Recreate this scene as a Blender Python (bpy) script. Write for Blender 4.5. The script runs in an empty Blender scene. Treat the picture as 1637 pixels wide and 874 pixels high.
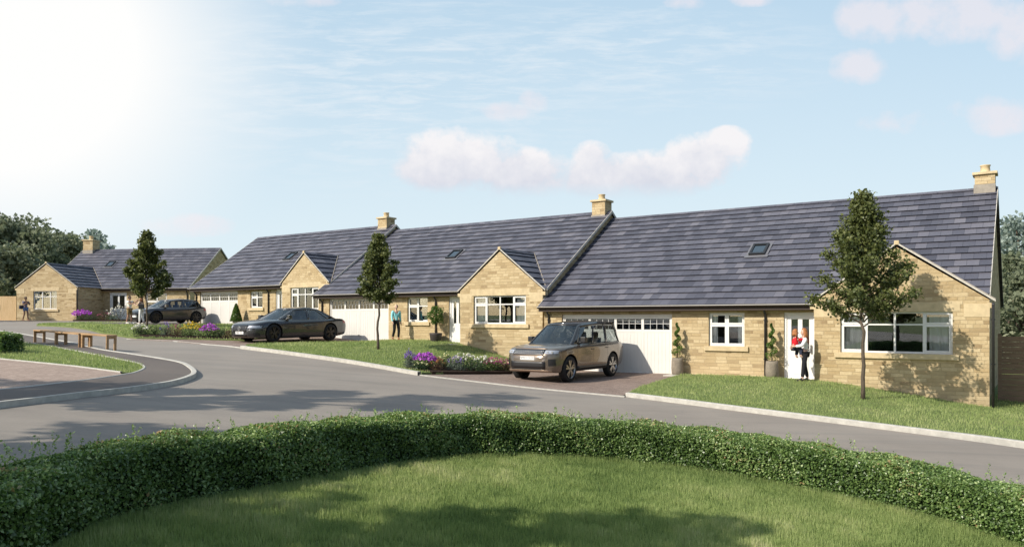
import bpy, bmesh, math, random
import numpy as np
from mathutils import Vector, Matrix
random.seed(7); rng = np.random.default_rng(11)
SC = bpy.context.scene; COL = SC.collection; R = math.radians; PI = math.pi

# ------------------------------------------------------------------ terrain
CT=[(13.3,21.3,-.6),(9.5,23.8,-.03),(6,26.0,0),(1.5,29.0,.02),(1.2,25.7,-.04),(10.2,15.2,-.58),(3.4,19.6,-.2),(-3.25,23.6,.3),(-9.95,28.4,.82),
(0.9,29.9,.02),(-2.3,32.3,.85),(-7.5,35.8,.9),(-10,32,.92),(-8.2,34.7,.9),(-17,43.6,1.6),(-12.5,40.2,1.5),(-21.3,45.8,1.66),(-14.5,33,1.1),(-17.6,37,1.5),
(-13.2,25,.9),(-17.9,29,1.05),(-8,18.8,.53),(-8.1,12,.45),(-3.5,6.5,.04),(0.3,12,-.27),(5.5,9.5,-.72),(2,5,-.42),(-32,56,1.87),(-45,55,1.9),(-24.5,57,1.87),(-28,45,1.6),
(20,26,-.75),(20,40,-.5),(0,45,.9),(0,60,1.2),(0,130,2),(-90,130,2.3),(90,130,-1.5),(0,-40,-.3),(-50,-40,1.8),(50,-40,-2),(-25,15,1.2),(14,8,-1.2),(-60,40,1.9),(50,50,-1.5),(0,0,-.25),(-9,30.2,.88)]
_C=np.array(CT); _n=len(_C)
_d=np.sqrt(((_C[:,None,:2]-_C[None,:,:2])**2).sum(2)+4.0)
_A=np.zeros((_n+3,_n+3)); _A[:_n,:_n]=_d-np.eye(_n)*.15; _A[:_n,_n]=1; _A[:_n,_n+1:]=_C[:,:2]; _A[_n:,:_n]=_A[:_n,_n:].T
_W=np.linalg.solve(_A,np.r_[_C[:,2],0,0,0])
def GA(x,y):
    x=np.asarray(x,float); y=np.asarray(y,float); out=np.zeros(x.shape)
    for k in range(_n): out+=_W[k]*np.sqrt((x-_C[k,0])**2+(y-_C[k,1])**2+4.0)
    return out+_W[_n]+_W[_n+1]*x+_W[_n+2]*y
def G(x,y): return float(GA(x,y))

# ------------------------------------------------------------------ materials
class NT:
    def __init__(s, name):
        s.m=bpy.data.materials.new(name); s.m.use_nodes=True; s.t=s.m.node_tree; s.n=s.t.nodes; s.l=s.t.links; s.n.clear()
        s.out=s.n.new('ShaderNodeOutputMaterial')
    def node(s,t,**k):
        n=s.n.new(t)
        for a,v in k.items(): setattr(n,a,v)
        return n
    def set(s,sock,v):
        if hasattr(v,'is_linked') or isinstance(v,bpy.types.NodeSocket): s.l.new(v,sock)
        elif v is not None: sock.default_value=v
    def math(s,op,a,b=None,c=None,clamp=False):
        n=s.node('ShaderNodeMath',operation=op,use_clamp=clamp); s.set(n.inputs[0],a); s.set(n.inputs[1],b)
        if c is not None: s.set(n.inputs[2],c)
        return n.outputs[0]
    def mix(s,f,a,b,bt='MIX'):
        n=s.node('ShaderNodeMix',data_type='RGBA',blend_type=bt); s.set(n.inputs[0],f); s.set(n.inputs[6],a); s.set(n.inputs[7],b); return n.outputs[2]
    def ramp(s,f,stops,interp='LINEAR'):
        n=s.node('ShaderNodeValToRGB'); cr=n.color_ramp; cr.interpolation=interp
        while len(cr.elements)>1: cr.elements.remove(cr.elements[-1])
        cr.elements[0].position=stops[0][0]; cr.elements[0].color=c4(stops[0][1])
        for p,c in stops[1:]:
            e=cr.elements.new(p); e.color=c4(c)
        s.set(n.inputs[0],f); return n.outputs[0]
    def noise(s,vec,scale,detail=3,rough=.55,dist=0):
        n=s.node('ShaderNodeTexNoise'); s.set(n.inputs['Vector'],vec); n.inputs['Scale'].default_value=scale; n.inputs['Detail'].default_value=detail
        n.inputs['Roughness'].default_value=rough; n.inputs['Distortion'].default_value=dist; return n.outputs[0]
    def comb(s,x,y,z=0):
        n=s.node('ShaderNodeCombineXYZ'); s.set(n.inputs[0],x); s.set(n.inputs[1],y); s.set(n.inputs[2],z); return n.outputs[0]
    def white(s,vec):
        n=s.node('ShaderNodeTexWhiteNoise',noise_dimensions='3D'); s.set(n.inputs['Vector'],vec); return n.outputs[0]
    def mapr(s,v,a,b,c=0,d=1):
        n=s.node('ShaderNodeMapRange'); s.set(n.inputs[0],v)
        for i,q in zip((1,2,3,4),(a,b,c,d)): n.inputs[i].default_value=q
        return n.outputs[0]
    def uv(s): return s.node('ShaderNodeUVMap').outputs[0]
    def obj(s): return s.node('ShaderNodeTexCoord').outputs['Object']
    def pos(s): return s.node('ShaderNodeNewGeometry').outputs['Position']
    def sep(s,v):
        n=s.node('ShaderNodeSeparateXYZ'); s.set(n.inputs[0],v); return n.outputs
    def bump(s,h,strength=.5,dist=.01):
        n=s.node('ShaderNodeBump'); n.inputs['Strength'].default_value=strength; n.inputs['Distance'].default_value=dist; s.set(n.inputs['Height'],h); return n.outputs[0]
    def pbr(s,col,rough=.8,normal=None,spec=.4,metal=0,coat=0,**k):
        n=s.node('ShaderNodeBsdfPrincipled'); s.set(n.inputs['Base Color'],c4(col) if isinstance(col,(tuple,list)) else col)
        s.set(n.inputs['Roughness'],rough); n.inputs['Specular IOR Level'].default_value=spec; n.inputs['Metallic'].default_value=metal
        n.inputs['Coat Weight'].default_value=coat
        if normal is not None: s.set(n.inputs['Normal'],normal)
        s.l.new(n.outputs[0],s.out.inputs[0]); return n
def c4(c): return (c[0],c[1],c[2],1.0)
def plain(name,col,rough=.7,spec=.4,metal=0,coat=0,var=0,scale=6,bump=0):
    t=NT(name)
    if var or bump:
        nz=t.noise(t.obj(),scale,5,.6)
        a=tuple(x*(1-var) for x in col); b=tuple(min(1,x*(1+var)) for x in col)
        cc=t.ramp(nz,[(.3,a),(.7,b)])
        t.pbr(cc,rough,t.bump(nz,bump,.01) if bump else None,spec,metal,coat)
    else: t.pbr(col,rough,None,spec,metal,coat)
    return t.m

def cells(t,u,v,h,wmin,wvar,joint):
    """rows of height h, random widths per row; returns (random value, joint mask 0..1, row)"""
    vr=t.math('DIVIDE',v,h); row=t.math('FLOOR',vr); fv=t.math('FRACT',vr)
    r1=t.white(t.comb(row,3.1,7.7)); r2=t.white(t.comb(row,9.4,2.2))
    w=t.math('MULTIPLY_ADD',r1,wvar,wmin)
    ur=t.math('ADD',t.math('DIVIDE',u,w),t.math('MULTIPLY',r2,13.0)); cell=t.math('FLOOR',ur); fu=t.math('FRACT',ur)
    rnd=t.white(t.comb(row,cell,1.5))
    du=t.math('MULTIPLY',t.math('MINIMUM',fu,t.math('SUBTRACT',1.0,fu)),w); dv=t.math('MULTIPLY',t.math('MINIMUM',fv,t.math('SUBTRACT',1.0,fv)),h)
    d=t.math('MINIMUM',du,dv)
    return rnd,t.mapr(d,joint*.4,joint*1.3),row,cell

def m_stone():
    t=NT('coursed_stone'); uv=t.uv(); s=t.sep(uv)
    wob=t.math('MULTIPLY',t.math('SUBTRACT',t.noise(uv,1.7,2),.5),.02)
    rnd,jm,row,cell=cells(t,s[0],t.math('ADD',s[1],wob),.112,.17,.30,.007)
    n1=t.noise(uv,14,5,.65); n2=t.noise(uv,.9,3)
    base=t.ramp(rnd,[(0,(.31,.225,.125)),(.15,(.43,.325,.182)),(.5,(.51,.40,.235)),(.82,(.59,.48,.30)),(1,(.42,.31,.165))])
    base=t.mix(t.mapr(n1,.35,.7,0,.38),base,(.52,.42,.28,1),'MULTIPLY')
    base=t.mix(t.mapr(t.noise(uv,.33,4,.6),.46,.70,0,.34),base,(.40,.31,.19,1))
    base=t.mix(t.mapr(s[1],-.3,.35,.35,0),base,(.33,.27,.18,1))
    base=t.mix(t.mapr(n2,.4,.65,0,.30),base,(.53,.42,.25,1))
    # thin sawn lines between courses that run long
    col=t.mix(jm,(.44,.34,.20,1),base)
    hgt=t.math('ADD',t.math('MULTIPLY',jm,1.0),t.math('ADD',t.math('MULTIPLY',n1,.5),t.math('MULTIPLY',rnd,.55)))
    t.pbr(col,.92,t.bump(hgt,.75,.012),.2); return t.m
def m_roof():
    t=NT('slate_tile'); uv=t.uv(); s=t.sep(uv)
    row=t.math('FLOOR',t.math('DIVIDE',t.math('ADD',s[1],.001),.405))
    off=t.math('MULTIPLY',t.math('MODULO',row,2.0),.5)
    ur=t.math('ADD',t.math('DIVIDE',s[0],.335),off); cell=t.math('FLOOR',ur); fu=t.math('FRACT',ur)
    rnd=t.white(t.comb(row,cell,.5)); g=t.white(t.comb(row,t.math('FLOOR',t.math('DIVIDE',cell,2.0)),8.0))
    r=t.math('ADD',t.math('MULTIPLY',rnd,.55),t.math('MULTIPLY',g,.45))
    n=t.noise(uv,9,5,.7); nb=t.noise(uv,.35,2)
    f=t.math('ADD',r,t.math('MULTIPLY',t.math('SUBTRACT',n,.5),.35))
    f=t.math('ADD',f,t.math('MULTIPLY',t.math('SUBTRACT',nb,.5),.3))
    base=t.ramp(f,[(.1,(.060,.061,.079)),(.4,(.082,.083,.105)),(.62,(.101,.101,.124)),(.85,(.130,.127,.150)),(1,(.160,.156,.176))])
    lich=t.mapr(t.noise(uv,2.6,6,.75),.60,.74,0,.30); base=t.mix(lich,base,(.15,.15,.125,1))
    du=t.math('MULTIPLY',t.math('MINIMUM',fu,t.math('SUBTRACT',1.0,fu)),.335)
    jm=t.mapr(du,.001,.006)
    col=t.mix(jm,(.03,.03,.042,1),base)
    t.pbr(col,.62,t.bump(t.math('ADD',t.math('MULTIPLY',jm,.8),t.math('MULTIPLY',n,.35)),.5,.01),.45); return t.m
def m_road():
    t=NT('asphalt'); p=t.pos()
    n=t.noise(p,140,3,.8); n2=t.noise(p,.45,4,.55); 
    mp=t.node('ShaderNodeMapping'); t.set(mp.inputs[0],p); mp.inputs['Rotation'].default_value=(0,0,R(34)); mp.inputs['Scale'].default_value=(.25,1.6,1)
    n3=t.noise(mp.outputs[0],1.2,5,.6); n4=t.noise(p,9,4,.7)
    c=t.ramp(n2,[(.3,(.235,.203,.170)),(.7,(.305,.264,.220))])
    c=t.mix(t.mapr(n3,.45,.75,0,.35),c,(.36,.312,.258,1))
    c=t.mix(t.mapr(n4,.55,.75,0,.25),c,(.17,.155,.14,1))
    c=t.mix(t.mapr(n,.35,.7,0,.30),c,(.12,.115,.11,1))
    c=t.mix(t.mapr(t.noise(mp.outputs[0],.55,3,.5,1.5),.52,.62,0,.22),c,(.15,.14,.13,1))
    c=t.mix(t.mapr(t.noise(p,.13,3,.5),.45,.6,0,.25),c,(.30,.275,.24,1))
    t.pbr(c,.82,t.bump(n,.5,.006),.35); return t.m
def m_paving(name,a,b,h=.11,w=.21,rot=34.2):
    t=NT(name); p=t.pos(); mp=t.node('ShaderNodeMapping'); t.set(mp.inputs[0],p); mp.inputs['Rotation'].default_value=(0,0,R(rot))
    s=t.sep(mp.outputs[0]); rnd,jm,row,cell=cells(t,s[0],s[1],h,w,.0001,.006)
    n=t.noise(p,30,4,.7); n2=t.noise(p,.7,3)
    c=t.ramp(rnd,[(0,a),(1,b)]); c=t.mix(t.mapr(n,.3,.7,0,.35),c,tuple(x*.55 for x in a)+(1,)); c=t.mix(t.mapr(n2,.4,.7,0,.3),c,tuple(x*1.2 for x in b)+(1,))
    c=t.mix(jm,tuple(x*.45 for x in a)+(1,),c)
    t.pbr(c,.85,t.bump(jm,.5,.006),.3); return t.m
def m_leaf(name,stops,trans=.25,rough=.5,spec=.35):
    t=NT(name); a=t.node('ShaderNodeAttribute',attribute_name='rnd'); col=t.ramp(a.outputs['Fac'],stops)
    b=t.pbr(col,rough,None,spec); tr=t.node('ShaderNodeBsdfTranslucent'); hs=t.node('ShaderNodeHueSaturation'); hs.inputs['Value'].default_value=1.5; hs.inputs['Saturation'].default_value=1.15; t.set(hs.inputs['Color'],col)
    t.set(tr.inputs[0],hs.outputs[0]); mx=t.node('ShaderNodeMixShader'); mx.inputs[0].default_value=trans
    t.l.new(b.outputs[0],mx.inputs[1]); t.l.new(tr.outputs[0],mx.inputs[2]); t.l.new(mx.outputs[0],t.out.inputs[0]); return t.m
def m_glass(name='window_glass',tint=(.55,.6,.6),refl=.5,rough=0.0):
    t=NT(name); tr=t.node('ShaderNodeBsdfTransparent'); tr.inputs[0].default_value=c4(tint); gl=t.node('ShaderNodeBsdfGlossy'); gl.inputs['Roughness'].default_value=rough
    gl.inputs[0].default_value=(.9,.95,1,1); lw=t.node('ShaderNodeLayerWeight'); lw.inputs[0].default_value=refl
    f=t.math('MULTIPLY_ADD',lw.outputs['Fresnel'],.9,.06,clamp=True); mx=t.node('ShaderNodeMixShader'); t.set(mx.inputs[0],f)
    t.l.new(tr.outputs[0],mx.inputs[1]); t.l.new(gl.outputs[0],mx.inputs[2]); t.l.new(mx.outputs[0],t.out.inputs[0]); return t.m
def m_grass_ground():
    t=NT('lawn_soil'); p=t.pos(); n=t.noise(p,1.1,4,.6); n2=t.noise(p,25,4,.7)
    c=t.ramp(n,[(.3,(.15,.195,.07)),(.55,(.205,.25,.09)),(.75,(.30,.295,.13))]); c=t.mix(t.mapr(n2,.35,.7,0,.55),c,(.035,.055,.015,1))
    t.pbr(c,.95,t.bump(n2,.8,.03),.15); return t.m
def m_bark():
    t=NT('bark'); o=t.obj(); mp=t.node('ShaderNodeMapping'); t.set(mp.inputs[0],o); mp.inputs['Scale'].default_value=(9,9,1.6); n=t.noise(mp.outputs[0],3,5,.7)
    t.pbr(t.ramp(n,[(.3,(.05,.038,.028)),(.7,(.15,.12,.09))]),.9,t.bump(n,.9,.02),.2); return t.m
def m_wood(name,a,b,axis=(1.2,14,14)):
    t=NT(name); o=t.obj(); mp=t.node('ShaderNodeMapping'); t.set(mp.inputs[0],o); mp.inputs['Scale'].default_value=axis; n=t.noise(mp.outputs[0],2,6,.65,.6)
    t.pbr(t.ramp(n,[(.3,a),(.7,b)]),.75,t.bump(n,.4,.006),.3); return t.m

M={}
M['stone']=m_stone(); M['roof']=m_roof(); M['road']=m_road()
M['ashlar']=plain('smooth_stone',(.55,.44,.27),.85,.2,var=.16,scale=5,bump=.25)
M['white']=plain('white_upvc',(.74,.73,.70),.35,.5)
M['door_white']=plain('painted_garage_door',(.70,.68,.63),.45,.4,var=.03,scale=2)
M['black']=plain('black_plastic',(.018,.017,.018),.4,.5)
M['fascia']=plain('dark_fascia',(.05,.035,.028),.6,.3)
M['eave']=plain('pale_eave_edge',(.45,.43,.40),.7,.3)
M['mortar']=plain('verge_mortar',(.50,.47,.41),.9,.2,var=.15,scale=8)
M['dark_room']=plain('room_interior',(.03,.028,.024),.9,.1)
M['curtain']=plain('white_curtain',(.85,.85,.85),.9,.1)
M['glass']=m_glass('window_glass',(.90,.92,.92),.34); M['gglass']=m_glass('garage_glass',(.5,.52,.52),.36)
M['roofglass']=m_glass('skylight_glass',(.10,.13,.17),.6)
M['steel']=plain('brushed_steel',(.5,.5,.5),.3,.5,1)
M['flash']=plain('skylight_flashing',(.14,.14,.15),.5,.4)
M['lead']=plain('lead_flashing',(.30,.265,.215),.6,.4,var=.2,scale=6)
M['concrete']=plain('kerb_concrete',(.47,.45,.40),.85,.25,var=.16,scale=7,bump=.3)
M['slab']=plain('paving_slab',(.55,.52,.46),.85,.25,var=.1,scale=3)
M['pav']=m_paving('brown_block_paving',(.225,.165,.132),(.32,.24,.195))
M['pav2']=m_paving('buff_block_paving',(.33,.245,.195),(.44,.335,.27),rot=10)
M['foot']=m_road(); M['foot'].name='footpath_tarmac'
for nd in M['foot'].node_tree.nodes:
    if nd.type=='VALTORGB': nd.color_ramp.elements[0].color=(.115,.092,.080,1); nd.color_ramp.elements[1].color=(.165,.135,.115,1)
    if nd.type=='MIX' and nd.inputs[7].default_value[0]>.14: nd.inputs[7].default_value=tuple(q*k for q,k in zip(nd.inputs[7].default_value[:3],(.46,.43,.41)))+(1,)
M['soil']=plain('dark_soil',(.035,.022,.015),.95,.1,var=.3,scale=20,bump=.6)
M['lawn']=m_grass_ground(); M['bark']=m_bark()
M['blade']=m_leaf('grass_blade',[(0,(.15,.21,.07)),(.4,(.26,.33,.115)),(.75,(.38,.42,.18)),(1,(.60,.57,.34))],.3,.55,.25)
M['hedge']=m_leaf('hedge_leaf',[(0,(.034,.070,.020)),(.40,(.105,.175,.046)),(.75,(.215,.31,.095)),(.95,(.44,.52,.23)),(1,(.34,.24,.11))],.25,.38,.5)
M['tleaf']=m_leaf('street_tree_leaf',[(0,(.040,.055,.020)),(.5,(.100,.122,.038)),(.85,(.185,.195,.062)),(1,(.32,.29,.11))],.25,.5,.35)
M['bgleaf']=m_leaf('background_leaf',[(0,(.09,.11,.065)),(.5,(.165,.19,.115)),(.85,(.25,.27,.175)),(1,(.33,.34,.24))],.3,.6,.2)
M['bgleaf2']=m_leaf('hazed_background_leaf',[(0,(.17,.22,.19)),(.5,(.26,.31,.27)),(1,(.36,.41,.36))],.3,.6,.2)  # greyer, paler leaf: distance haze put into the colour
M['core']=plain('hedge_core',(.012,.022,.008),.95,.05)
M['topiary']=m_leaf('topiary_leaf',[(0,(.03,.075,.012)),(.5,(.075,.15,.022)),(1,(.20,.28,.06))],.25,.45,.4)
M['bench']=m_wood('bench_timber',(.30,.175,.085),(.52,.34,.18))
M['fence']=m_wood('pale_fence_timber',(.50,.34,.17),(.68,.50,.29),(14,14,1.2))
M['fence2']=m_wood('brown_fence_timber',(.16,.105,.065),(.27,.19,.125),(1.2,14,14))
M['pot']=plain('stone_planter',(.235,.20,.155),.8,.3,var=.2,scale=9,bump=.3)
M['potdark']=plain('dark_planter',(.05,.04,.037),.6,.4,var=.15,scale=9)
M['rubber']=plain('tyre_rubber',(.018,.018,.018),.8,.3)
M['hub']=plain('dark_hub',(.03,.03,.032),.4,.5)
M['plate']=plain('number_plate',(.80,.80,.78),.4,.5)
M['lamp']=plain('headlamp_lens',(.34,.37,.42),.08,.9)
M['red']=plain('tail_lamp',(.30,.01,.01),.2,.6)
M['carglass']=m_glass('car_glass',(.62,.66,.66),.32)
M['seat']=plain('car_seat',(.30,.28,.26),.8,.2); M['cabin']=plain('car_interior',(.02,.02,.022),.8,.2)

# ------------------------------------------------------------------ mesh helpers
def link(o,parent=None):
    COL.objects.link(o)
    if parent is not None: o.parent=parent
    return o
def tag(o,label=None,cat=None,group=None,kind=None):
    if label: o['label']=label
    if cat: o['category']=cat
    if group: o['group']=group
    if kind: o['kind']=kind
    return o
def thing(name,label,cat,loc=(0,0,0),rz=0,group=None):
    o=bpy.data.objects.new(name,None); o.empty_display_size=.2; COL.objects.link(o); o.location=loc; o.rotation_euler=(0,0,rz); return tag(o,label,cat,group)
class MB:
    def __init__(s): s.v=[]; s.f=[]; s.uv=[]; s.mi=[]; s.sm=[]
    def face(s,pts,uv=None,mi=0,sm=False):
        b=len(s.v); s.v+= [tuple(p) for p in pts]; s.f.append(tuple(range(b,b+len(pts)))); s.uv.append(uv); s.mi.append(mi); s.sm.append(sm)
    def box(s,x0,x1,y0,y1,z0,z1,mi=0):
        b=len(s.v); s.v+=[(x,y,z) for z in (z0,z1) for y in (y0,y1) for x in (x0,x1)]
        for f in ((0,2,3,1),(4,5,7,6),(0,1,5,4),(2,6,7,3),(0,4,6,2),(1,3,7,5)): s.f.append(tuple(b+i for i in f)); s.uv.append(None); s.mi.append(mi); s.sm.append(False)
    def tube(s,pts,rad,n=8,mi=0,cap=True):
        pts=[Vector(p) for p in pts]; rad=rad if isinstance(rad,(list,tuple)) else [rad]*len(pts); rings=[]; b0=len(s.v)
        up=Vector((0,0,1))
        for i,p in enumerate(pts):
            d=(pts[min(i+1,len(pts)-1)]-pts[max(i-1,0)]).normalized()
            a=d.cross(up if abs(d.z)<.9 else Vector((1,0,0))).normalized(); c=d.cross(a)
            for k in range(n):
                an=2*PI*k/n; s.v.append(tuple(p+a*math.cos(an)*rad[i]+c*math.sin(an)*rad[i]))
        for i in range(len(pts)-1):
            for k in range(n):
                s.f.append((b0+i*n+k,b0+i*n+(k+1)%n,b0+(i+1)*n+(k+1)%n,b0+(i+1)*n+k)); s.uv.append(None); s.mi.append(mi); s.sm.append(True)
        if cap:
            s.f.append(tuple(b0+k for k in range(n))[::-1]); s.uv.append(None); s.mi.append(mi); s.sm.append(False)
            s.f.append(tuple(b0+(len(pts)-1)*n+k for k in range(n))); s.uv.append(None); s.mi.append(mi); s.sm.append(False)
    def lathe(s,prof,n=20,c=(0,0,0),axis='z',mi=0):
        b0=len(s.v)
        for r,h in prof:
            for k in range(n):
                a=2*PI*k/n
                if axis=='z': s.v.append((c[0]+r*math.cos(a),c[1]+r*math.sin(a),c[2]+h))
                else: s.v.append((c[0]+r*math.cos(a),c[1]+h,c[2]+r*math.sin(a)))
        for i in range(len(prof)-1):
            for k in range(n):
                f=(b0+i*n+k,b0+i*n+(k+1)%n,b0+(i+1)*n+(k+1)%n,b0+(i+1)*n+k)
                s.f.append(f if axis=='z' else f[::-1]); s.uv.append(None); s.mi.append(mi); s.sm.append(True)
    def grid(s,P,mi=0,sm=True,flip=False):
        b=len(s.v); n=len(P); m=len(P[0])
        for r in P: s.v+=[tuple(p) for p in r]
        for i in range(n-1):
            for j in range(m-1):
                f=(b+i*m+j,b+i*m+j+1,b+(i+1)*m+j+1,b+(i+1)*m+j)
                s.f.append(f[::-1] if flip else f); s.uv.append(None); s.mi.append(mi); s.sm.append(sm)
    def build(s,name,mats,parent=None,loc=None,merge=0,bevel=0,rz=0):
        me=bpy.data.meshes.new(name); me.from_pydata(s.v,[],s.f)
        mats=mats if isinstance(mats,(list,tuple)) else [mats]
        for m in mats: me.materials.append(m)
        uvl=me.uv_layers.new(name='UVMap'); data=np.zeros((len(me.loops),2),dtype=np.float32); li=0
        for fi,f in enumerate(s.f):
            u=s.uv[fi]
            if u is None:
                p0,p1,p2=[Vector(s.v[f[k]]) for k in (0,1,2)]; n=(p1-p0).cross(p2-p0); a=max(range(3),key=lambda k:abs(n[k]))
                ax={0:(1,2),1:(0,2),2:(0,1)}[a]; u=[(s.v[i][ax[0]],s.v[i][ax[1]]) for i in f]
            for q in u: data[li]=q; li+=1
        uvl.data.foreach_set('uv',data.ravel()); me.polygons.foreach_set('material_index',s.mi); me.polygons.foreach_set('use_smooth',s.sm); 
        if merge:
            bm=bmesh.new(); bm.from_mesh(me); bmesh.ops.remove_doubles(bm,verts=bm.verts,dist=merge); bmesh.ops.recalc_face_normals(bm,faces=bm.faces); bm.to_mesh(me); bm.free()
        me.update(); o=bpy.data.objects.new(name,me); link(o,parent)
        if loc is not None: o.location=loc
        if rz: o.rotation_euler=(0,0,rz)
        if bevel:
            md=o.modifiers.new('bevel','BEVEL'); md.width=bevel; md.segments=2; md.limit_method='ANGLE'
        return o

def leaves(name,P,N,size,mat,parent=None,aspect=.6,flat=.5,fold=.25,rnd=None,loc=None):
    """one small folded leaf per point; flat = how closely it follows the normal N"""
    P=np.asarray(P,float); n=len(P); N=np.asarray(N,float)
    r=rng.normal(size=(n,3)); r/=np.linalg.norm(r,axis=1)[:,None]
    nn=N*flat+r*(1-flat); nn/=np.linalg.norm(nn,axis=1)[:,None]+1e-9
    t=rng.normal(size=(n,3)); t-=nn*(t*nn).sum(1)[:,None]; t/=np.linalg.norm(t,axis=1)[:,None]+1e-9; b=np.cross(nn,t)
    sz=(np.asarray(size)*(.6+.8*rng.random(n)))[:,None]
    V=np.empty((n,4,3)); V[:,0]=P-t*sz*.5; V[:,2]=P+t*sz*.5; V[:,1]=P+b*sz*.5*aspect+nn*sz*fold*.4; V[:,3]=P-b*sz*.5*aspect+nn*sz*fold*.4
    me=bpy.data.meshes.new(name); me.vertices.add(n*4); me.vertices.foreach_set('co',V.astype(np.float32).ravel())
    me.loops.add(n*4); me.loops.foreach_set('vertex_index',np.arange(n*4,dtype=np.int32)); me.polygons.add(n); me.polygons.foreach_set('loop_start',np.arange(0,n*4,4,dtype=np.int32))
    me.update(calc_edges=True); a=me.attributes.new('rnd','FLOAT','POINT'); rv=rng.random(n) if rnd is None else np.clip(rnd,0,1); a.data.foreach_set('value',np.repeat(rv,4).astype(np.float32))
    me.materials.append(mat); o=bpy.data.objects.new(name,me); link(o,parent)
    if loc is not None: o.location=loc
    return o
def blades(name,P,h,w,mat,parent=None,lean=.35,rnd=None):
    P=np.asarray(P,float); n=len(P); a=rng.random(n)*2*PI; hh=h*(.55+.8*rng.random(n)); ww=w*(.6+.8*rng.random(n))
    la=rng.random(n)*2*PI; le=lean*rng.random(n)*hh
    T=np.stack([np.cos(a),np.sin(a),np.zeros(n)],1)*ww[:,None]*.5
    tip=P+np.stack([np.cos(la)*le,np.sin(la)*le,hh],1)
    V=np.empty((n,3,3)); V[:,0]=P-T; V[:,1]=P+T; V[:,2]=tip
    me=bpy.data.meshes.new(name); me.vertices.add(n*3); me.vertices.foreach_set('co',V.astype(np.float32).ravel()); me.loops.add(n*3); me.loops.foreach_set('vertex_index',np.arange(n*3,dtype=np.int32))
    me.polygons.add(n); me.polygons.foreach_set('loop_start',np.arange(0,n*3,3,dtype=np.int32)); me.update(calc_edges=True)
    at=me.attributes.new('rnd','FLOAT','POINT'); rv=rng.random(n) if rnd is None else np.clip(rnd,0,1); at.data.foreach_set('value',np.repeat(rv,3).astype(np.float32))
    me.materials.append(mat); o=bpy.data.objects.new(name,me); link(o,parent); return o

_VN=rng.random((64,64))
def vnoise(x,y,s):
    x=np.asarray(x)/s; y=np.asarray(y)/s; i=np.floor(x).astype(int); j=np.floor(y).astype(int); f=x-i; g=y-j; f=f*f*(3-2*f); g=g*g*(3-2*g)
    a=_VN[i%64,j%64]; b=_VN[(i+1)%64,j%64]; c=_VN[i%64,(j+1)%64]; d=_VN[(i+1)%64,(j+1)%64]; return (a*(1-f)+b*f)*(1-g)+(c*(1-f)+d*f)*g
def inpoly(x,y,poly):
    r=np.zeros(x.shape,bool); n=len(poly)
    for i in range(n):
        x0,y0=poly[i]; x1,y1=poly[(i+1)%n]
        c=((y0>y)!=(y1>y))&(x<(x1-x0)*(y-y0)/((y1-y0) if y1!=y0 else 1e-9)+x0); r^=c
    return r
def smooth_line(pts,k=6,closed=False):
    out=[]; n=len(pts); seg=n if closed else n-1
    for i in range(seg):
        g=lambda j: Vector(pts[j%n]) if closed else Vector(pts[min(max(j,0),n-1)])
        a,b,c,d=g(i-1),g(i),g(i+1),g(i+2)
        for q in range(k):
            t=q/k; out.append(tuple(.5*((2*b)+(c-a)*t+(2*a-5*b+4*c-d)*t*t+(3*b-a-3*c+d)*t**3)))
    if not closed: out.append(tuple(pts[-1]))
    return out
def sheet(name,poly,off,mat,step=.5,skirt=0,kind='structure',label=None):
    bm=bmesh.new(); vs=[bm.verts.new((x,y,0)) for x,y in poly]; f=bm.faces.new(vs); f.normal_update()
    if f.normal.z<0: f.normal_flip()
    xs=[p[0] for p in poly]; ys=[p[1] for p in poly]
    for a,(lo,hi) in ((0,(min(xs),max(xs))),(1,(min(ys),max(ys)))):
        st=step; k=math.ceil(lo/st)
        while k*st<hi:
            no=(1,0,0) if a==0 else (0,1,0); co=(k*st,0,0) if a==0 else (0,k*st,0)
            bmesh.ops.bisect_plane(bm,geom=bm.verts[:]+bm.edges[:]+bm.faces[:],plane_co=co,plane_no=no); k+=1
    bmesh.ops.triangulate(bm,faces=[f for f in bm.faces if len(f.verts)>4])
    if skirt:
        be=[e for e in bm.edges if e.is_boundary]; r=bmesh.ops.extrude_edge_only(bm,edges=be); low=set(v for v in r['geom'] if isinstance(v,bmesh.types.BMVert))
    else: low=set()
    for v in bm.verts: v.co.z=G(v.co.x,v.co.y)+off-(skirt if v in low else 0)
    me=bpy.data.meshes.new(name); bm.to_mesh(me); bm.free(); me.materials.append(mat); o=bpy.data.objects.new(name,me); link(o); 
    return tag(o,label,kind=kind)
def strip(name,line,w,top,depth,mat,side=1,kind='structure',parent=None):
    """kerb: width w to one side of the line, top at G+top"""
    mb=MB(); L=[Vector(p) for p in line]; n=len(L); prof=[]
    for i in range(n):
        d=(L[min(i+1,n-1)]-L[max(i-1,0)]).normalized(); nr=Vector((-d.y,d.x))*side
        a=L[i]; b=L[i]+nr*w; za=G(a.x,a.y); prof.append([(a.x,a.y,za-depth),(a.x,a.y,za+top-.012),(a.x+nr.x*.012,a.y+nr.y*.012,za+top),(b.x,b.y,za+top),(b.x,b.y,za-depth)])
    mb.grid(prof,sm=False); return tag(mb.build(name,mat,parent,merge=.0005),kind=kind)
def scatter(poly,density,xmin=None):
    xs=[p[0] for p in poly]; ys=[p[1] for p in poly]; ar=(max(xs)-min(xs))*(max(ys)-min(ys)); n=int(ar*density)
    x=rng.uniform(min(xs),max(xs),n); y=rng.uniform(min(ys),max(ys),n); k=inpoly(x,y,poly); return x[k],y[k]
def frustum(x,y,m=1.08): return (np.abs(x)/np.maximum(y,.1)<.67*m)&(y>4)
SUN_E=4.0; SKY_S=.12; EXPO=0.4
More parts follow.
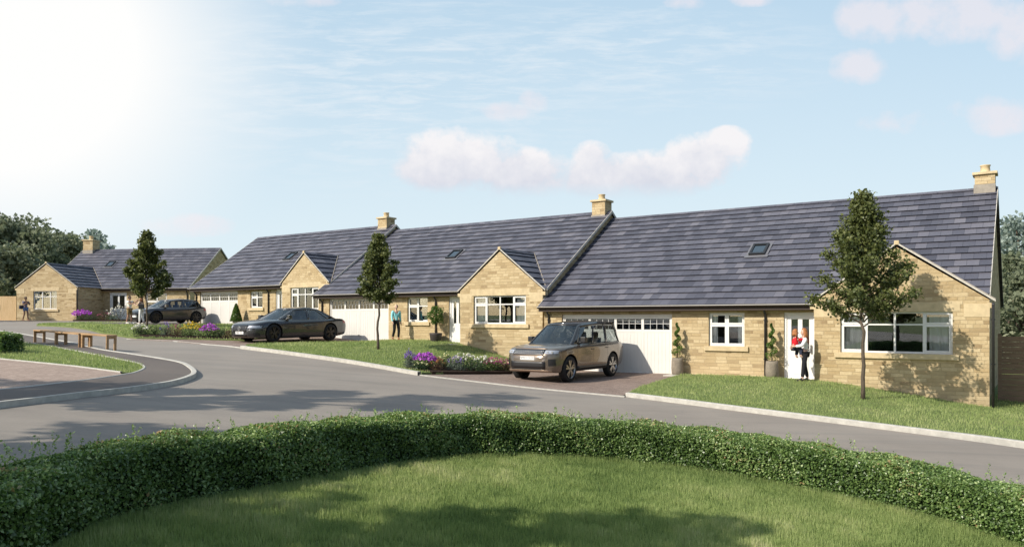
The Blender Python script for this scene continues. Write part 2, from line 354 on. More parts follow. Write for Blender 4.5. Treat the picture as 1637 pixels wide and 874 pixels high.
# ------------------------------------------------------------------ ground
def terrain():
    xs=np.concatenate([np.arange(-400,-60,20),np.arange(-60,-40,4),np.arange(-40,28,1.0),np.arange(28,60,4),np.arange(60,401,20)])
    ys=np.concatenate([np.arange(-120,-20,20),np.arange(-20,0,4),np.arange(0,64,1.0),np.arange(64,120,6),np.arange(120,700,30)])
    X,Y=np.meshgrid(xs,ys,indexing='ij'); Z=GA(np.clip(X,-100,100),np.clip(Y,-60,140))-.16
    mb=MB(); mb.grid([[(X[i,j],Y[i,j],Z[i,j]) for j in range(len(ys))] for i in range(len(xs))],flip=True); o=mb.build('ground',M['lawn']); tag(o,kind='structure')
terrain()
KERBN=[(3.06,20.62),(4.2,19.62),(5.46,18.46),(6.83,17.36),(8.36,16.2),(10.07,15.04),(13,12.9),(17,9.6),(22,5.2),(27,.6)]
KERBL=[(-10.07,28.74),(-8.77,27.61),(-7.06,26.28),(-5.31,25.12),(-4.2,24.3),(-3.3,23.55),(-2.75,23.12)]
KD=[(-2.75,23.12),(-2.22,22.94),(-1.08,22.56),(.21,21.99),(1.43,21.43),(2.42,20.95),(3.06,20.62)]
KB=[(-16.1,31.95),(-13.9,31.6),(-12.11,30.31),(-11.19,29.74),(-10.07,28.74)]
sheet('road',[(-60,-15),(34,-15),(34,-4),(27,.6),(17,9.6)]+KERBN[5::-1][1:]+KD[::-1][1:]+KERBL[::-1][1:]+[(-12,36),(-20,52),(-30,57.6),(-60,60)],0,M['road'],.5)
def drive(name,poly,off=.022,mat='pav'): return sheet(name,poly,off,M[mat],.5,.05)
drive('driveway',[(-2.7,23.18),(-2.2,22.98),(-1.1,22.6),(.2,22.03),(1.43,21.47),(2.42,21.0),(3.0,20.75),(4.2,23.0),(5.1,24.6),(5.9,26.9),(1.0,30.3),(.3,29.2),(0,26.7),(-2.0,23.9)])
drive('driveway',[(-5.3,35.2),(-9.2,37.9),(-11.8,33.2),(-16.2,32.3),(-15.9,31.9),(-13.9,31.62),(-12.11,30.33),(-11.19,29.77),(-10.1,28.8),(-10.3,30.2),(-9.0,31.8),(-7,33.4)])
KM=M['concrete']
def kerb(line,w=.15,top=.115,side=1,k=5): return strip('kerb',smooth_line(line,k),w,top,.1,KM,side)
kerb(KERBN,side=-1 if False else 1); kerb(KERBL,side=-1)
kerb(KD,.10,.03,-1); kerb(KB,.10,.028,1)
LA=[(3.12,20.78),(4.3,19.74),(5.56,18.58),(6.93,17.48),(8.45,16.32),(10.17,15.16),(13.1,13.02),(17.1,9.72),(22.1,5.32),(27,.8),(40,6),(40,52),(24,52),(14,30),(11,25),(9.4,24.05),(9.2,23.95),(7.2,25.3),(5.75,26.0),(4.55,23.9),(3.7,22.3)]
LB=[(-10.1,28.9),(-8.7,27.74),(-7.0,26.42),(-5.25,25.25),(-4.15,24.42),(-3.3,23.72),(-2.75,23.3),(-2.2,23.7),(-.2,26.3),(.9,29.9),(.6,31.2),(-5.55,35.35),(-7.0,33.35),(-9.1,31.65),(-10.35,30.1)]
LC=[(-11.5,32.9),(-13.8,32.6),(-15.7,32.0),(-16.2,32.4),(-18.3,34),(-22.7,38.7),(-26.1,42),(-27.6,45),(-27,48),(-23.5,47.4),(-20.3,45.0),(-17.8,45.2),(-9.0,39.3),(-9.2,37.95),(-11.6,33.6)]
LS=[(-8.99,18.4),(-9.3,19.42),(-9.9,20.4),(-10.71,21.18),(-12.36,22.61),(-14.3,24.4),(-17.6,27.6),(-27,34),(-42,30),(-42,21),(-16,20.75),(-13.34,19.94),(-12.14,19.57),(-10.83,18.97),(-9.3,18.2)]
for P_ in (LA,LB,LC,LS): sheet('lawn',P_,.075,M['lawn'],.5,.12)
KS=[(-26,36.0),(-17.26,29.17),(-13.55,24.79),(-11.78,23.3),(-10.31,22.19),(-9.28,21.28),(-8.54,20.14),(-7.99,19.06),(-7.73,18.1),(-7.63,16.86),(-7.82,15.46),(-8.1,14.39),(-8.48,12.67),(-9.2,10),(-11,6)]
KI=[(-13.5,6),(-10.2,11.5),(-9.41,14.06),(-9.19,15.22),(-9.02,16.51),(-8.95,17.73),(-8.99,18.37),(-9.3,19.42),(-9.9,20.4),(-10.71,21.18),(-12.36,22.61),(-14.3,24.4),(-17.6,27.6),(-27,34)]
sheet('footpath',smooth_line(KS,4)+smooth_line(KI,4),.085,M['foot'],.5,.1)
kerb(KS,.12,.10,1); 
strip('edging',smooth_line(KI,5),.06,.10,.05,KM,1)
sheet('parking_court',[(-9.3,18.15),(-10.83,18.9),(-13.34,19.87),(-16,20.7),(-42,20.9),(-42,0),(-13.6,6),(-10.25,11.5),(-9.47,14),(-9.25,15.2),(-9.08,16.5),(-9.0,17.7)],.07,M['pav2'],.5,.08)
strip('edging',[(-9.3,18.15),(-10.83,18.93),(-13.34,19.9),(-16,20.73),(-42,20.95)],.06,.095,.05,KM,-1)
# footpath slabs by the doors
O0=Vector((9.24,24.5)); UU=Vector((-.827,.5625)); VV=Vector((.5625,.827))
def row(x,y,s=0): p=O0-UU*x+VV*(y+s); return (p.x,p.y)
for nm,t0,t1,s,z,w in (('door_path',-4.3,.5,0,.02,.95),('door_path',-15.9,-13.85,.45,.90,1.0)):
    mb=MB(); k=max(2,int((t1-t0)/.6)); 
    for i in range(k):
        a=t0+(t1-t0)*i/k+.006; b=t0+(t1-t0)*(i+1)/k-.006; mb.box(a,b,-w,-.005,-.3,.012)
    o=mb.build(nm,M['slab'],loc=(*row(0,0,s),z),rz=math.atan2(-.5625,.827)); tag(o,kind='structure')
# flower bed soil
def bed(poly,label): return tag(sheet('flower_bed_soil',poly,.10,M['soil'],.3,.15),kind='structure')
BB=[(-3.35,24.15),(-2.45,23.5),(-1.9,24.0),(.0,26.1),(-.55,26.7),(-1.9,26.2),(-3.0,25.0)]
BC=[(-16.0,32.35),(-13.8,32.8),(-11.7,33.1),(-11.75,34.1),(-13.8,33.9),(-16.1,33.4)]
BD=[(-31.0,54.0),(-23.8,53.3),(-23.7,54.6),(-30.9,55.6)]
for b_ in (BB,BC,BD): bed(b_,None)

# ------------------------------------------------------------------ grass blades
def lawn_grass(name,polys,dens,h,w,off,cut=True,excl=(),dark=0,amp=1):
    X=[];Y=[]
    for p in polys:
        x,y=scatter(p,dens); 
        if cut: k=frustum(x,y); x=x[k];y=y[k]
        for e in excl:
            k=~inpoly(x,y,e); x=x[k];y=y[k]
        X.append(x);Y.append(y)
    X=np.concatenate(X);Y=np.concatenate(Y); 
    pat=vnoise(X,Y,1.3); p2=vnoise(X+9,Y,.33); p3=vnoise(X,Y+5,.10)
    rv=rng.random(len(X))*.42+amp*(.34*(pat-.2)+.26*(p2-.1)+.12*p3)-dark; h=h*(.55+.55*p2+.45*p3)
    o=blades(name,np.stack([X,Y,GA(X,Y)+off],1),h,w,M['blade'],rnd=rv); return tag(o,kind='stuff')
HOUSE_A=[row(.5,-.35),row(5.2,-.35),row(5.2,13),row(-9.7,13),row(-9.7,0)]
lawn_grass('grass',[[(a,b) for a,b in LA if True]],420,.06,.016,.07,excl=(HOUSE_A,))
lawn_grass('grass',[LB],330,.065,.020,.07,excl=(BB,))
DC=[row(-30.5,0,1.33),row(-39.8,0,1.33),row(-39.8,-5.0,1.33),row(-30.5,-5.0,1.33)]
sheet('driveway',DC,.10,M['foot'],.5,.12)
lawn_grass('grass',[LC],130,.08,.035,.07,excl=(BC,DC))
lawn_grass('grass',[LS],330,.065,.018,.07)

# ------------------------------------------------------------------ hedges
def hedge(name,line,width,height,label,dens,leafsize,mat='hedge',ends=False,sprigs=40,wob=.042):
    L=np.array(smooth_line(line,8)); d=np.diff(L,axis=0); sl=np.linalg.norm(d,axis=1); S=np.r_[0,np.cumsum(sl)]; tot=S[-1]
    def at(s):
        x=np.interp(s,S,L[:,0]); y=np.interp(s,S,L[:,1]); i=np.clip(np.searchsorted(S,s)-1,0,len(d)-1); t=d[i]/sl[i][:,None]; return x,y,np.stack([-t[:,1],t[:,0]],1),t
    root=thing(name,label,'hedge',(float(L[len(L)//2,0]),float(L[len(L)//2,1]),G(L[len(L)//2,0],L[len(L)//2,1]))); loc=np.array(root.location)
    # core
    mb=MB(); P=[]
    ss=np.linspace(.08,tot-.08,max(4,int(tot/.3))); x,y,nr,_=at(ss); z=GA(x,y); hw=width/2-.10; h=height-.10
    for i in range(len(ss)):
        sec=[(-hw,-.1),(-hw,h*.5),(-hw,h*.9),(-hw*.7,h),(hw*.7,h),(hw,h*.9),(hw,h*.5),(hw,-.1)]
        P.append([(x[i]+nr[i,0]*a-loc[0],y[i]+nr[i,1]*a-loc[1],z[i]+b-loc[2]) for a,b in sec])
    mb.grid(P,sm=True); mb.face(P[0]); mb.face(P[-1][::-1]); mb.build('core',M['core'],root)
    per=2*height+width; n=int(tot*per*dens); s=rng.uniform(0,tot,n); q=rng.uniform(0,per,n); x,y,nr,tt=at(s); z=GA(x,y)
    hw=width/2; a=np.where(q<height,-hw,np.where(q<height+width,q-height-hw,hw)); b=np.where(q<height,q,np.where(q<height+width,height,per-q))
    na=np.where(q<height,-1.,np.where(q<height+width,0,1.)); nb=1-np.abs(na)
    # rounding of the shoulder and lumps
    lump=wob*(np.sin(s*3.1+1.3*np.sin(s*1.7))+np.sin(s*7.3+q*5)+np.sin(q*9+s*2.2))*.5
    dep=-np.abs(rng.normal(0,.045,n))+lump; cor=np.clip((b-(height-.14))/.14,0,1)*np.clip((np.abs(a)-(hw-.14))/.14,0,1)
    aa=a+na*dep-np.sign(a)*cor*.06; bb=b+nb*dep-cor*.05
    Pn=np.stack([x+nr[:,0]*aa-loc[0],y+nr[:,1]*aa-loc[1],z+np.clip(bb,0.01,None)-loc[2]],1); Nn=np.stack([nr[:,0]*na,nr[:,1]*na,nb+.35],1); Nn/=np.linalg.norm(Nn,axis=1)[:,None]
    rv=.10+.62*rng.random(n)**1.3+.25*(np.sin(s*2.3+q*4)*.5+.5)*rng.random(n)+.15*(dep>0)+.14*nb  # last term colours the top leaves lighter, to look sunlit
    for e_,sg in ((.06,-1),(tot-.06,1)):
        m_=int(width*height*dens*1.2); x,y,nr,tt=at(np.full(m_,e_)); aa=rng.uniform(-hw,hw,m_)*.96; bb=rng.uniform(0,height,m_)*.98; dd=sg*(.02-np.abs(rng.normal(0,.04,m_)))
        Pn=np.r_[Pn,np.stack([x+nr[:,0]*aa+tt[:,0]*dd-loc[0],y+nr[:,1]*aa+tt[:,1]*dd-loc[1],GA(x,y)+bb-loc[2]],1)]; Nn=np.r_[Nn,np.stack([tt[:,0]*sg,tt[:,1]*sg,np.full(m_,.3)],1)]; rv=np.r_[rv,rng.random(m_)*.8]
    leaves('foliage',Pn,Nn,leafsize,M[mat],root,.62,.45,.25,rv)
    # young shoots standing out of the top
    SP=[];SN=[]
    for k in range(sprigs):
        s0=rng.uniform(.1,tot-.1); x,y,nr,_=at(np.array([s0])); a0=rng.uniform(-hw,hw); hh=rng.uniform(.04,.20); lx,ly=rng.normal(0,.25,2)
        m=int(5+hh*60)
        for i in range(m):
            f=i/m; SP.append((x[0]+nr[0,0]*a0+lx*hh*f-loc[0]+rng.normal(0,.012),y[0]+nr[0,1]*a0+ly*hh*f-loc[1]+rng.normal(0,.012),G(x[0],y[0])+height-.03+hh*f-loc[2])); SN.append((rng.normal(),rng.normal(),.6))
    if SP: leaves('shoots',SP,np.array(SN),leafsize*.85,M[mat],root,.6,.3,.2,.45+.5*rng.random(len(SP)))
    return root
HC=[(-1.9,2.2),(-3.1,3.1),(-3.85,4.6),(-4.1,6.4),(-3.85,7.7),(-3.2,8.75),(-2.35,10.3),(-1.25,11.65),(.3,12.45),(2.3,12.56),(4.0,11.75),(5.35,10.75),(6.05,9.6),(6.35,8.2),(6.3,6.4),(5.7,4.6),(4.7,3.2)]
hedge('clipped_hedge',HC,.82,.62,'long curved clipped green hedge ringing the round lawn in the foreground',5200,.036,sprigs=520)
hedge('clipped_hedge',[(-14.35,22.0),(-16.5,22.1),(-20,22.6),(-26,23.5)],1.0,.62,'dark low hedge at the left edge beside the timber benches',1500,.06,sprigs=22)
GI=[(-2.3,2.6),(-3.0,3.9),(-3.45,5.2),(-3.6,6.39),(-3.45,7.2),(-2.85,8.32),(-1.84,10.0),(-.91,11.2),(.34,12.02),(2.23,12.13),(3.74,11.35),(5.0,10.4),(5.63,9.41),(5.9,8.2),(5.85,6.5),(5.3,4.9),(4.4,3.6),(1,2)]
GO=[(p[0]*1.05-.05,p[1]+.3) for p in GI[:-1]]+[(1,1)]
sheet('lawn',[(-2.0,1.6),(-3.2,2.6),(-4.2,4.4),(-4.5,6.4),(-4.25,7.8),(-3.5,9.0),(-2.65,10.5),(-1.5,12.0),(.2,12.85),(2.4,12.95),(4.2,12.1),(5.65,11.0),(6.4,9.75),(6.75,8.2),(6.7,6.2),(6.0,4.2),(4.8,2.6),(1,.8)],.03,M['lawn'],.4,.15)
lawn_grass('grass',[GI],6000,.066,.0085,.025,dark=.16,amp=1.35)

L_=np.array(smooth_line(GI[:-1],20)); i_=rng.integers(0,len(L_),26000); x_=L_[i_,0]+rng.normal(0,.035,26000); y_=L_[i_,1]+rng.normal(0,.035,26000)+.02
tag(blades('edge_grass',np.stack([x_,y_,GA(x_,y_)+.02],1),.085,.007,M['blade'],rnd=rng.random(26000)*.6),kind='stuff')
# ------------------------------------------------------------------ houses
ROT=math.atan2(-.5625,.827)
def clip_strip(poly,b0,b1):
    def cut(P,b,keep):
        out=[]
        for i in range(len(P)):
            p,q=P[i],P[(i+1)%len(P)]; ip=(p[1]-b)*keep>=-1e-9; iq=(q[1]-b)*keep>=-1e-9
            if ip: out.append(p)
            if ip!=iq:
                t=(b-p[1])/(q[1]-p[1]); out.append((p[0]+(q[0]-p[0])*t,b))
        return out
    P=cut(poly,b0,1); return cut(P,b1,-1) if len(P)>2 else []
def roof_plane(mb,O,A,B,poly,g=.405,lip=.042):
    """O origin, A unit along eave, B unit up slope, poly convex in (a,b) metres. Each course overlaps the one below."""
    O=Vector(O);A=Vector(A).normalized();B=Vector(B).normalized();N=A.cross(B)
    if N.z<0: N=-N
    bm=max(p[1] for p in poly); k=0
    while k*g<bm-.01:
        b0=k*g; b1=min(b0+g,bm); P=clip_strip(poly,b0,b1)
        if len(P)>2:
            be=min(b1+.10,bm) if b1<bm-1e-6 else b1
            P=clip_strip(poly,b0,be)
            def pt(a,b): return O+A*a+B*b+N*(lip*(1-(b-b0)/g)+.004)
            pts=[pt(a,b) for a,b in P]; uv=[(a,b0+(b-b0)/(be-b0)*(b1-b0)*.99+.002) for a,b in P]
            n=(pts[1]-pts[0]).cross(pts[2]-pts[0])
            if n.dot(N)<0: pts=pts[::-1]; uv=uv[::-1]
            mb.face(pts,uv)
            low=[p[0] for p in P if abs(p[1]-b0)<1e-5]
            if len(low)>=2:
                a0,a1=min(low),max(low); q=[pt(a0,b0),pt(a1,b0),pt(a1,b0)-N*.013+B*.004,pt(a0,b0)-N*.013+B*.004]; mb.face(q,[(a0,b0+.01),(a1,b0+.01),(a1,b0+.02),(a0,b0+.02)])
        k+=1
def wall_front(mb,x0,x1,z0,z1,y,ops,depth=.11,zt=None):
    """front wall in plane y with openings; reveals run back"""
    xs=sorted(set([x0,x1]+[c for o in ops for c in o[:2]]))
    for a,b in zip(xs[:-1],xs[1:]):
        cut=sorted([(o[2],o[3]) for o in ops if o[0]<=a+1e-6 and o[1]>=b-1e-6]); z=z0
        for c0,c1 in cut:
            if c0>z: mb.face([(a,y,z),(b,y,z),(b,y,c0),(a,y,c0)],[(a,z),(b,z),(b,c0),(a,c0)])
            z=c1
        if z<z1: mb.face([(a,y,z),(b,y,z),(b,y,z1),(a,y,z1)],[(a,z),(b,z),(b,z1),(a,z1)])
    for a,b,c,d in ops:
        yb=y+depth
        for P in ([(a,y,c),(a,y,d),(a,yb,d),(a,yb,c)],[(b,y,c),(b,yb,c),(b,yb,d),(b,y,d)],[(a,y,d),(b,y,d),(b,yb,d),(a,yb,d)],[(a,y,c),(a,yb,c),(b,yb,c),(b,y,c)]):
            mb.face(P,[(p[1]+p[0],p[2]) if abs(P[0][0]-P[2][0])<1e-6 else (p[0],p[1]) for p in P])
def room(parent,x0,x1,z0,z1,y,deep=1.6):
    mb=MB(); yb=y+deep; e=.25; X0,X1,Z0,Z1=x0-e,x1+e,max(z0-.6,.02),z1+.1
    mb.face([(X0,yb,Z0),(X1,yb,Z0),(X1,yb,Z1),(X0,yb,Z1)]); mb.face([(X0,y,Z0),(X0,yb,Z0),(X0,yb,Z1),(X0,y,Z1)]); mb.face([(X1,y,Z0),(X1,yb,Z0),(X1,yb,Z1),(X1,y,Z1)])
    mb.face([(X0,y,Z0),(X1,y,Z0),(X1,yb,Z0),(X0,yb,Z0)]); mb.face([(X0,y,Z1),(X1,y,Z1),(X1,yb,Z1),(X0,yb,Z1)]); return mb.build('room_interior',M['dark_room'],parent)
def bars(mb,x0,x1,z0,z1,y,t,d=.05):
    mb.box(x0,x1,y,y+d,z0,z0+t); mb.box(x0,x1,y,y+d,z1-t,z1); mb.box(x0,x0+t,y,y+d,z0+t,z1-t); mb.box(x1-t,x1,y,y+d,z0+t,z1-t)
def window(house,x0,x1,z0,z1,y,cols,casement=(),transom=.30,curt='both',sill=True,lint=None,siding=.14):
    """cols: list of fractions dividing the width; casement: indexes of lights with their own thicker opening frames"""
    w=x1-x0; h=z1-z0; yf=y+.075; mb=MB(); bars(mb,x0,x1,z0,z1,yf,.055,.06)
    X=[x0]+[x0+w*c for c in cols]+[x1]; zt=z1-h*transom
    mb.box(x0+.055,x1-.055,yf+.003,yf+.055,zt-.022,zt+.022)
    for c in X[1:-1]: mb.box(c-.028,c+.028,yf-.004,yf+.058,z0+.055,z1-.055)
    for i in casement:
        a,b=X[i]+(.055 if i==0 else .028),X[i+1]-(.055 if i==len(X)-2 else .028)
        for c,d in ((z0+.055,zt-.022),(zt+.022,z1-.055)): bars(mb,a,b,c,d,yf-.012,.042,.045)
    fr=mb.build('window',M['white'],house,bevel=.004)
    g=MB(); g.box(x0+.03,x1-.03,yf+.03,yf+.036,z0+.03,z1-.03); g.build('pane',M['glass'],fr)
    if sill: s=MB(); s.box(x0-siding,x1+siding,y-.075,y+.02,z0-.16,z0-.004); s.build('sill',M['ashlar'],fr,bevel=.006)
    if lint:
        s=MB(); s.box(x0-lint[0],x1+lint[1],y-.008,y+.05,z1+.004,z1+lint[2]); s.build('lintel',M['ashlar'],house)
    room(house,x0,x1,z0,z1,y+.14)
    if curt:
        yc=yf+.085; sides={'both':((0,.19),(.81,1)),'left':((0,.42),),'right':((.55,1),)}[curt]
        for a,b in sides:
            mb=MB(); xa,xb=x0+.05+(w-.1)*a,x0+.05+(w-.1)*b; n=26; P=[]
            for i in range(n+1):
                f=i/n; P.append([(xa+(xb-xa)*f,yc+.022*math.sin(f*(b-a)*w*32)+.01*math.sin(f*31),z) for z in (z0-.05,z0+h*.5,z1)])
            mb.grid(P); mb.build('curtain',M['curtain'],fr)
    return fr
def garage(house,x0,x1,z0,z1,y):
    """four leaf panelled door with a glazed top row"""
    w=x1-x0; yf=y+.10; mb=MB(); bars(mb,x0,x1,z0-.05,z1,yf-.035,.075,.09); a0,a1=x0+.075,x1-.075; zt=z0+(z1-z0)*.72; n=4; lw=(a1-a0)/n
    mb.box(a0,a1,yf,yf+.03,z0-.05,zt); mb.box(a0,a1,yf-.012,yf+.03,z1-.165,z1-.075)
    for i in range(n+1): c=a0+i*lw; mb.box(max(c-.05,a0),min(c+.05,a1),yf-.014,yf+.03,z0-.04,z1-.165)
    mb.box(a0,a1,yf-.013,yf+.028,zt-.05,zt+.05)
    for i in range(n):
        c0=a0+i*lw+.055; c1=a0+(i+1)*lw-.055; m=7; bw=(c1-c0)/m
        for k in range(m): mb.box(c0+k*bw+.006,c0+(k+1)*bw-.006,yf-.008,yf+.01,z0+.02,zt-.055)
    door=mb.build('garage_door',M['door_white'],house,bevel=.003)
    for i in range(n):
        c0=a0+i*lw+.05; c1=a0+(i+1)*lw-.05; pm=MB(); pm.box(c0,c1,yf+.012,yf+.016,zt+.05,z1-.165); p=pm.build('pane',M['gglass'],door)
        q=MB()
        for k in range(1,4): c=c0+(c1-c0)*k/4; q.box(c-.006,c+.006,yf+.0,yf+.011,zt+.05,z1-.165)
        zm=zt+.05+(z1-.165-zt-.05)*.55; q.box(c0,c1,yf+.001,yf+.0105,zm-.008,zm+.008); q.build('glazing_bars',M['white'],door)
    hd=MB(); hd.tube([((x0+x1)/2-.06,yf-.05,z0+.32),((x0+x1)/2+.06,yf-.05,z0+.32)],.012,8); hd.tube([((x0+x1)/2,yf-.05,z0+.32),((x0+x1)/2,yf-.008,z0+.32)],.018,8); hd.build('handle',M['steel'],door)
    rm=room(house,x0,x1,z0,z1,y+.16,4.0); return door
def front_door(house,x0,x1,z1,y):
    yf=y+.08; mb=MB(); bars(mb,x0,x1,-.02,z1,yf-.03,.075,.09); a0,a1=x0+.075,x1-.075; w=a1-a0
    zl=z1*.43; 
    mb.box(a0,a1,yf,yf+.045,.0,zl); mb.box(a0,a0+.14,yf,yf+.045,zl,z1-.075); mb.box(a1-.14,a1,yf,yf+.045,zl,z1-.075); mb.box(a0+w/2-.07,a0+w/2+.07,yf,yf+.045,zl,z1-.22); mb.box(a0+.14,a1-.14,yf,yf+.045,z1-.22,z1-.075)
    mb.box(a0+.16,a1-.16,yf-.01,yf+.01,.18,zl-.14)
    d=mb.build('door',M['white'],house,bevel=.004)
    g=MB(); g.box(a0+.12,a1-.12,yf+.02,yf+.026,zl-.02,z1-.2); g.build('pane',M['glass'],d)
    h=MB(); h.tube([(a1-.07,yf-.05,.98),(a1-.19,yf-.05,.98)],.011,8); h.box(a1-.095,a1-.05,yf-.052,yf,.86,1.12); h.build('handle',M['steel'],d); room(house,x0,x1,0,z1,y+.14,1.8); return d
def chimney(house,x,y,w,ztop,zbase,pot_h=.28,d=None,fl=.50):
    d=d or w; mb=MB(); mb.box(x-w/2,x+w/2,y-d/2,y+d/2,zbase,ztop-.09); c=mb.build('chimney',M['stone'],house)
    m=MB(); m.box(x-w/2-.07,x+w/2+.07,y-d/2-.07,y+d/2+.07,ztop-.09,ztop); m.build('cap',M['ashlar'],c,bevel=.01)
    p=MB(); p.lathe([(.17,0),(.155,.03),(.14,pot_h-.05),(.165,pot_h-.03),(.165,pot_h),(.12,pot_h),(.11,.05)],18,(x,y,ztop)); p.build('chimney_pot',M['ashlar'],c)
    f=MB(); f.box(x-w/2-.03,x+w/2+.012,y-d/2-.03,y+d/2+.03,zbase,zbase+fl); f.build('flashing',M['lead'],c); return c
def downpipe(house,x,y,z0,z1,swan=.25):
    mb=MB(); mb.tube([(x,y-swan-.02,z1+.02),(x,y-swan-.02,z1-.05),(x,y-.05,z1-.28),(x,y-.05,z1-.4),(x,y-.05,z0)],.038,10)
    for z in (z1-.45,(z0+z1)/2,z0+.4): mb.box(x-.055,x+.055,y-.06,y-.002,z-.02,z+.02)
    return mb.build('downpipe',M['black'],house)
def gutter(house,x0,x1,y,z):
    mb=MB(); P=[]
    for i in range(9):
        a=PI*i/8; P.append([(x,y-.065+.06*math.cos(a+PI),z-.055*math.sin(a)) for x in (x0,x1)])
    mb.grid(P); mb.face([tuple(P[i][0]) for i in range(9)]); mb.face([tuple(P[i][1]) for i in range(8,-1,-1)])
    mb.box(x0,x1,y+.003,y+.02,z-.17,z-.01); mb.box(x0,x1,y+.02,y+.30,z-.165,z-.150)
    return mb.build('gutter',M['fascia'],house)
def eave_edge(house,x0,x1,y,z):
    m=MB(); m.box(x0,x1,y-.14,y-.12,z-.005,z+.022); m.box(x0,x1,y-.12,y+.0,z+.004,z+.010); return m.build('gutter_rim',M['eave'],house)

def bungalow(name,label,pos,rz,group,xl,xr,ze,qe,rise,wing,opens,p=.35,chim=None,sky=None,zfloor_below=1.3,gar=None,win=None,door=None,pipes=(),wingwin=None,rear=True):
    """x right along the front, y back; ze eave height, qe plan distance eave to ridge (eave at y=-.3)"""
    H=thing(name,label,'bungalow',pos,rz,group)
    yr=qe-.3; zr=ze+rise; dep=2*yr; zb=-zfloor_below; m=rise/qe; zw=ze+.3*m
    sl=math.hypot(1,m)
    wx0,wx1,wzf,wrise,wf=wing  # wing wall left,right, foot height, rise, forward projection
    # walls
    mb=MB(); ops=[]
    if gar: ops.append((gar[0],gar[1],gar[2],gar[3]))
    if win:
        for q in win: ops.append((q[0],q[1],q[2],q[3]))
    if door: ops.append((door[0],door[1],-.0,door[2]))
    ops=[(a,b,max(c,-.04),d) for a,b,c,d in ops]
    segs=[(xl,wx0),(wx1,xr)]
    for a,b in segs:
        if b-a>.05: wall_front(mb,a,b,zb,ze-.02,0,[o for o in ops if o[0]>=a-1e-6 and o[1]<=b+1e-6])
    for xx in (xl,xr):
        prof=[(0,zb),(dep,zb),(dep,zw-.02),(yr,zr-.03),(0,zw-.02)]; mb.face([(xx,a,b) for a,b in prof],prof)
    mb.face([(xl,dep,zb),(xr,dep,zb),(xr,dep,zw-.02),(xl,dep,zw-.02)],[(xl,zb),(xr,zb),(xr,zw),(xl,zw)])
    # wing front gable
    cx=(wx0+wx1)/2; hw=(wx1-wx0)/2; wz=wzf; ov=.12; wm=wrise/(hw+ov); zap=wz+wrise
    wops=[wingwin[:4]] if wingwin else []
    wall_front(mb,wx0,wx1,zb,wz,-p,wops)
    ztri=zap-ov*0-.06; mb.face([(wx0,-p,wz),(wx1,-p,wz),(wx1,-p,wz+ov*wm-.05),(cx,-p,ztri),(wx0,-p,wz+ov*wm-.05)],[(wx0,wz),(wx1,wz),(wx1,wz+ov*wm-.05),(cx,ztri),(wx0,wz+ov*wm-.05)])
    for xx in (wx0,wx1): mb.face([(xx,-p,zb),(xx,.0,zb),(xx,.0,wz+ov*wm-.06),(xx,-p,wz+ov*wm-.06)],[(-p,zb),(0,zb),(0,wz),(-p,wz)])
    mb.build('wall',M['stone'],H)
    # roof
    rb=MB(); oh=.10; L=xr-xl+2*oh; S=math.hypot(qe,rise)
    roof_plane(rb,(xl-oh,-.3,ze),(1,0,0),(0,qe,rise),[(0,0),(L,0),(L,S),(0,S)])
    if rear: roof_plane(rb,(xr+oh,dep+.3,ze),(-1,0,0),(0,-qe,rise),[(0,0),(L,0),(L,S),(0,S)])
    rf=rb.build('roof',M['roof'],H)
    rd=MB(); n=int(L/.45)
    for i in range(n):
        a=xl-oh+L*i/n; b=xl-oh+L*(i+1)/n-.012
        rd.face([(a,yr-.13,zr-.05),(b,yr-.13,zr-.05),(b,yr,zr+.06),(a,yr,zr+.06)],[(a,9),(b,9),(b,9.1),(a,9.1)]); rd.face([(a,yr,zr+.06),(b,yr,zr+.06),(b,yr+.13,zr-.05),(a,yr+.13,zr-.05)],[(a,9),(b,9),(b,9.1),(a,9.1)])
        rd.face([(a,yr-.13,zr-.05),(a,yr,zr+.06),(a,yr+.13,zr-.05)]); rd.face([(b,yr-.13,zr-.05),(b,yr+.13,zr-.05),(b,yr,zr+.06)])
    rd.build('ridge_tiles',M['roof'],rf)
    for xx in (xl-oh-.012,xr+oh-.008):
        vg=MB()
        for s in (1,-1):
            y0=-.3 if s>0 else dep+.3; q=[(y0,ze-.07),(y0,ze+.045),(yr,zr+.05),(yr,zr-.07)]
            a,b=xx,xx+.02
            for X in (a,b): vg.face([(X,*k) for k in q])
            vg.face([(a,*q[1]),(b,*q[1]),(b,*q[2]),(a,*q[2])]); vg.face([(a,*q[0]),(b,*q[0]),(b,*q[1]),(a,*q[1])])
        vg.build('verge',M['mortar'],rf,merge=.0001)
    # wing roof: two planes clipped where they meet the main roof
    zm=lambda y: ze+(y+.3)*m
    zrd=zap; ybk=(zrd-ze)/m-.3; ef=-p-.035
    eave_z=wz-.01; yev=max((eave_z-ze)/m-.3,-.28)
    wb=MB()
    for s in (-1,1):
        ex=cx+s*(hw+ov); Bv=Vector((-s*(hw+ov),0,wrise+.01)); Sl=Bv.length
        # a along +y from ef, b up slope
        poly=[(0,0),(yev-ef,0),(ybk-ef,Sl),(0,Sl)]
        roof_plane(wb,(ex,ef,eave_z),(0,1,0),Bv,poly,.405)
    wr=wb.build('gable_roof',M['roof'],H)
    rt=MB(); rt.box(cx-.05,cx+.05,ef+.02,ybk,zrd+.005,zrd+.055); 
    for s in (-1,1): rt.face([(cx,ef,zrd+.075),(cx,ybk+.05,zrd+.075),(cx+s*.14,ybk-.05,zrd-.03),(cx+s*.14,ef,zrd-.03)])
    rt.build('ridge_tiles',M['roof'],wr)
    for s in (-1,1):
        vl=MB(); ex=cx+s*(hw+ov); a=Vector((ex,yev,eave_z+.03)); b=Vector((cx,ybk,zrd+.03)); vl.tube([a+Vector((s*.03,0,.02)),b+Vector((s*.03,0,.03))],.022,6)
        vl.build('valley',M['lead'],wr)
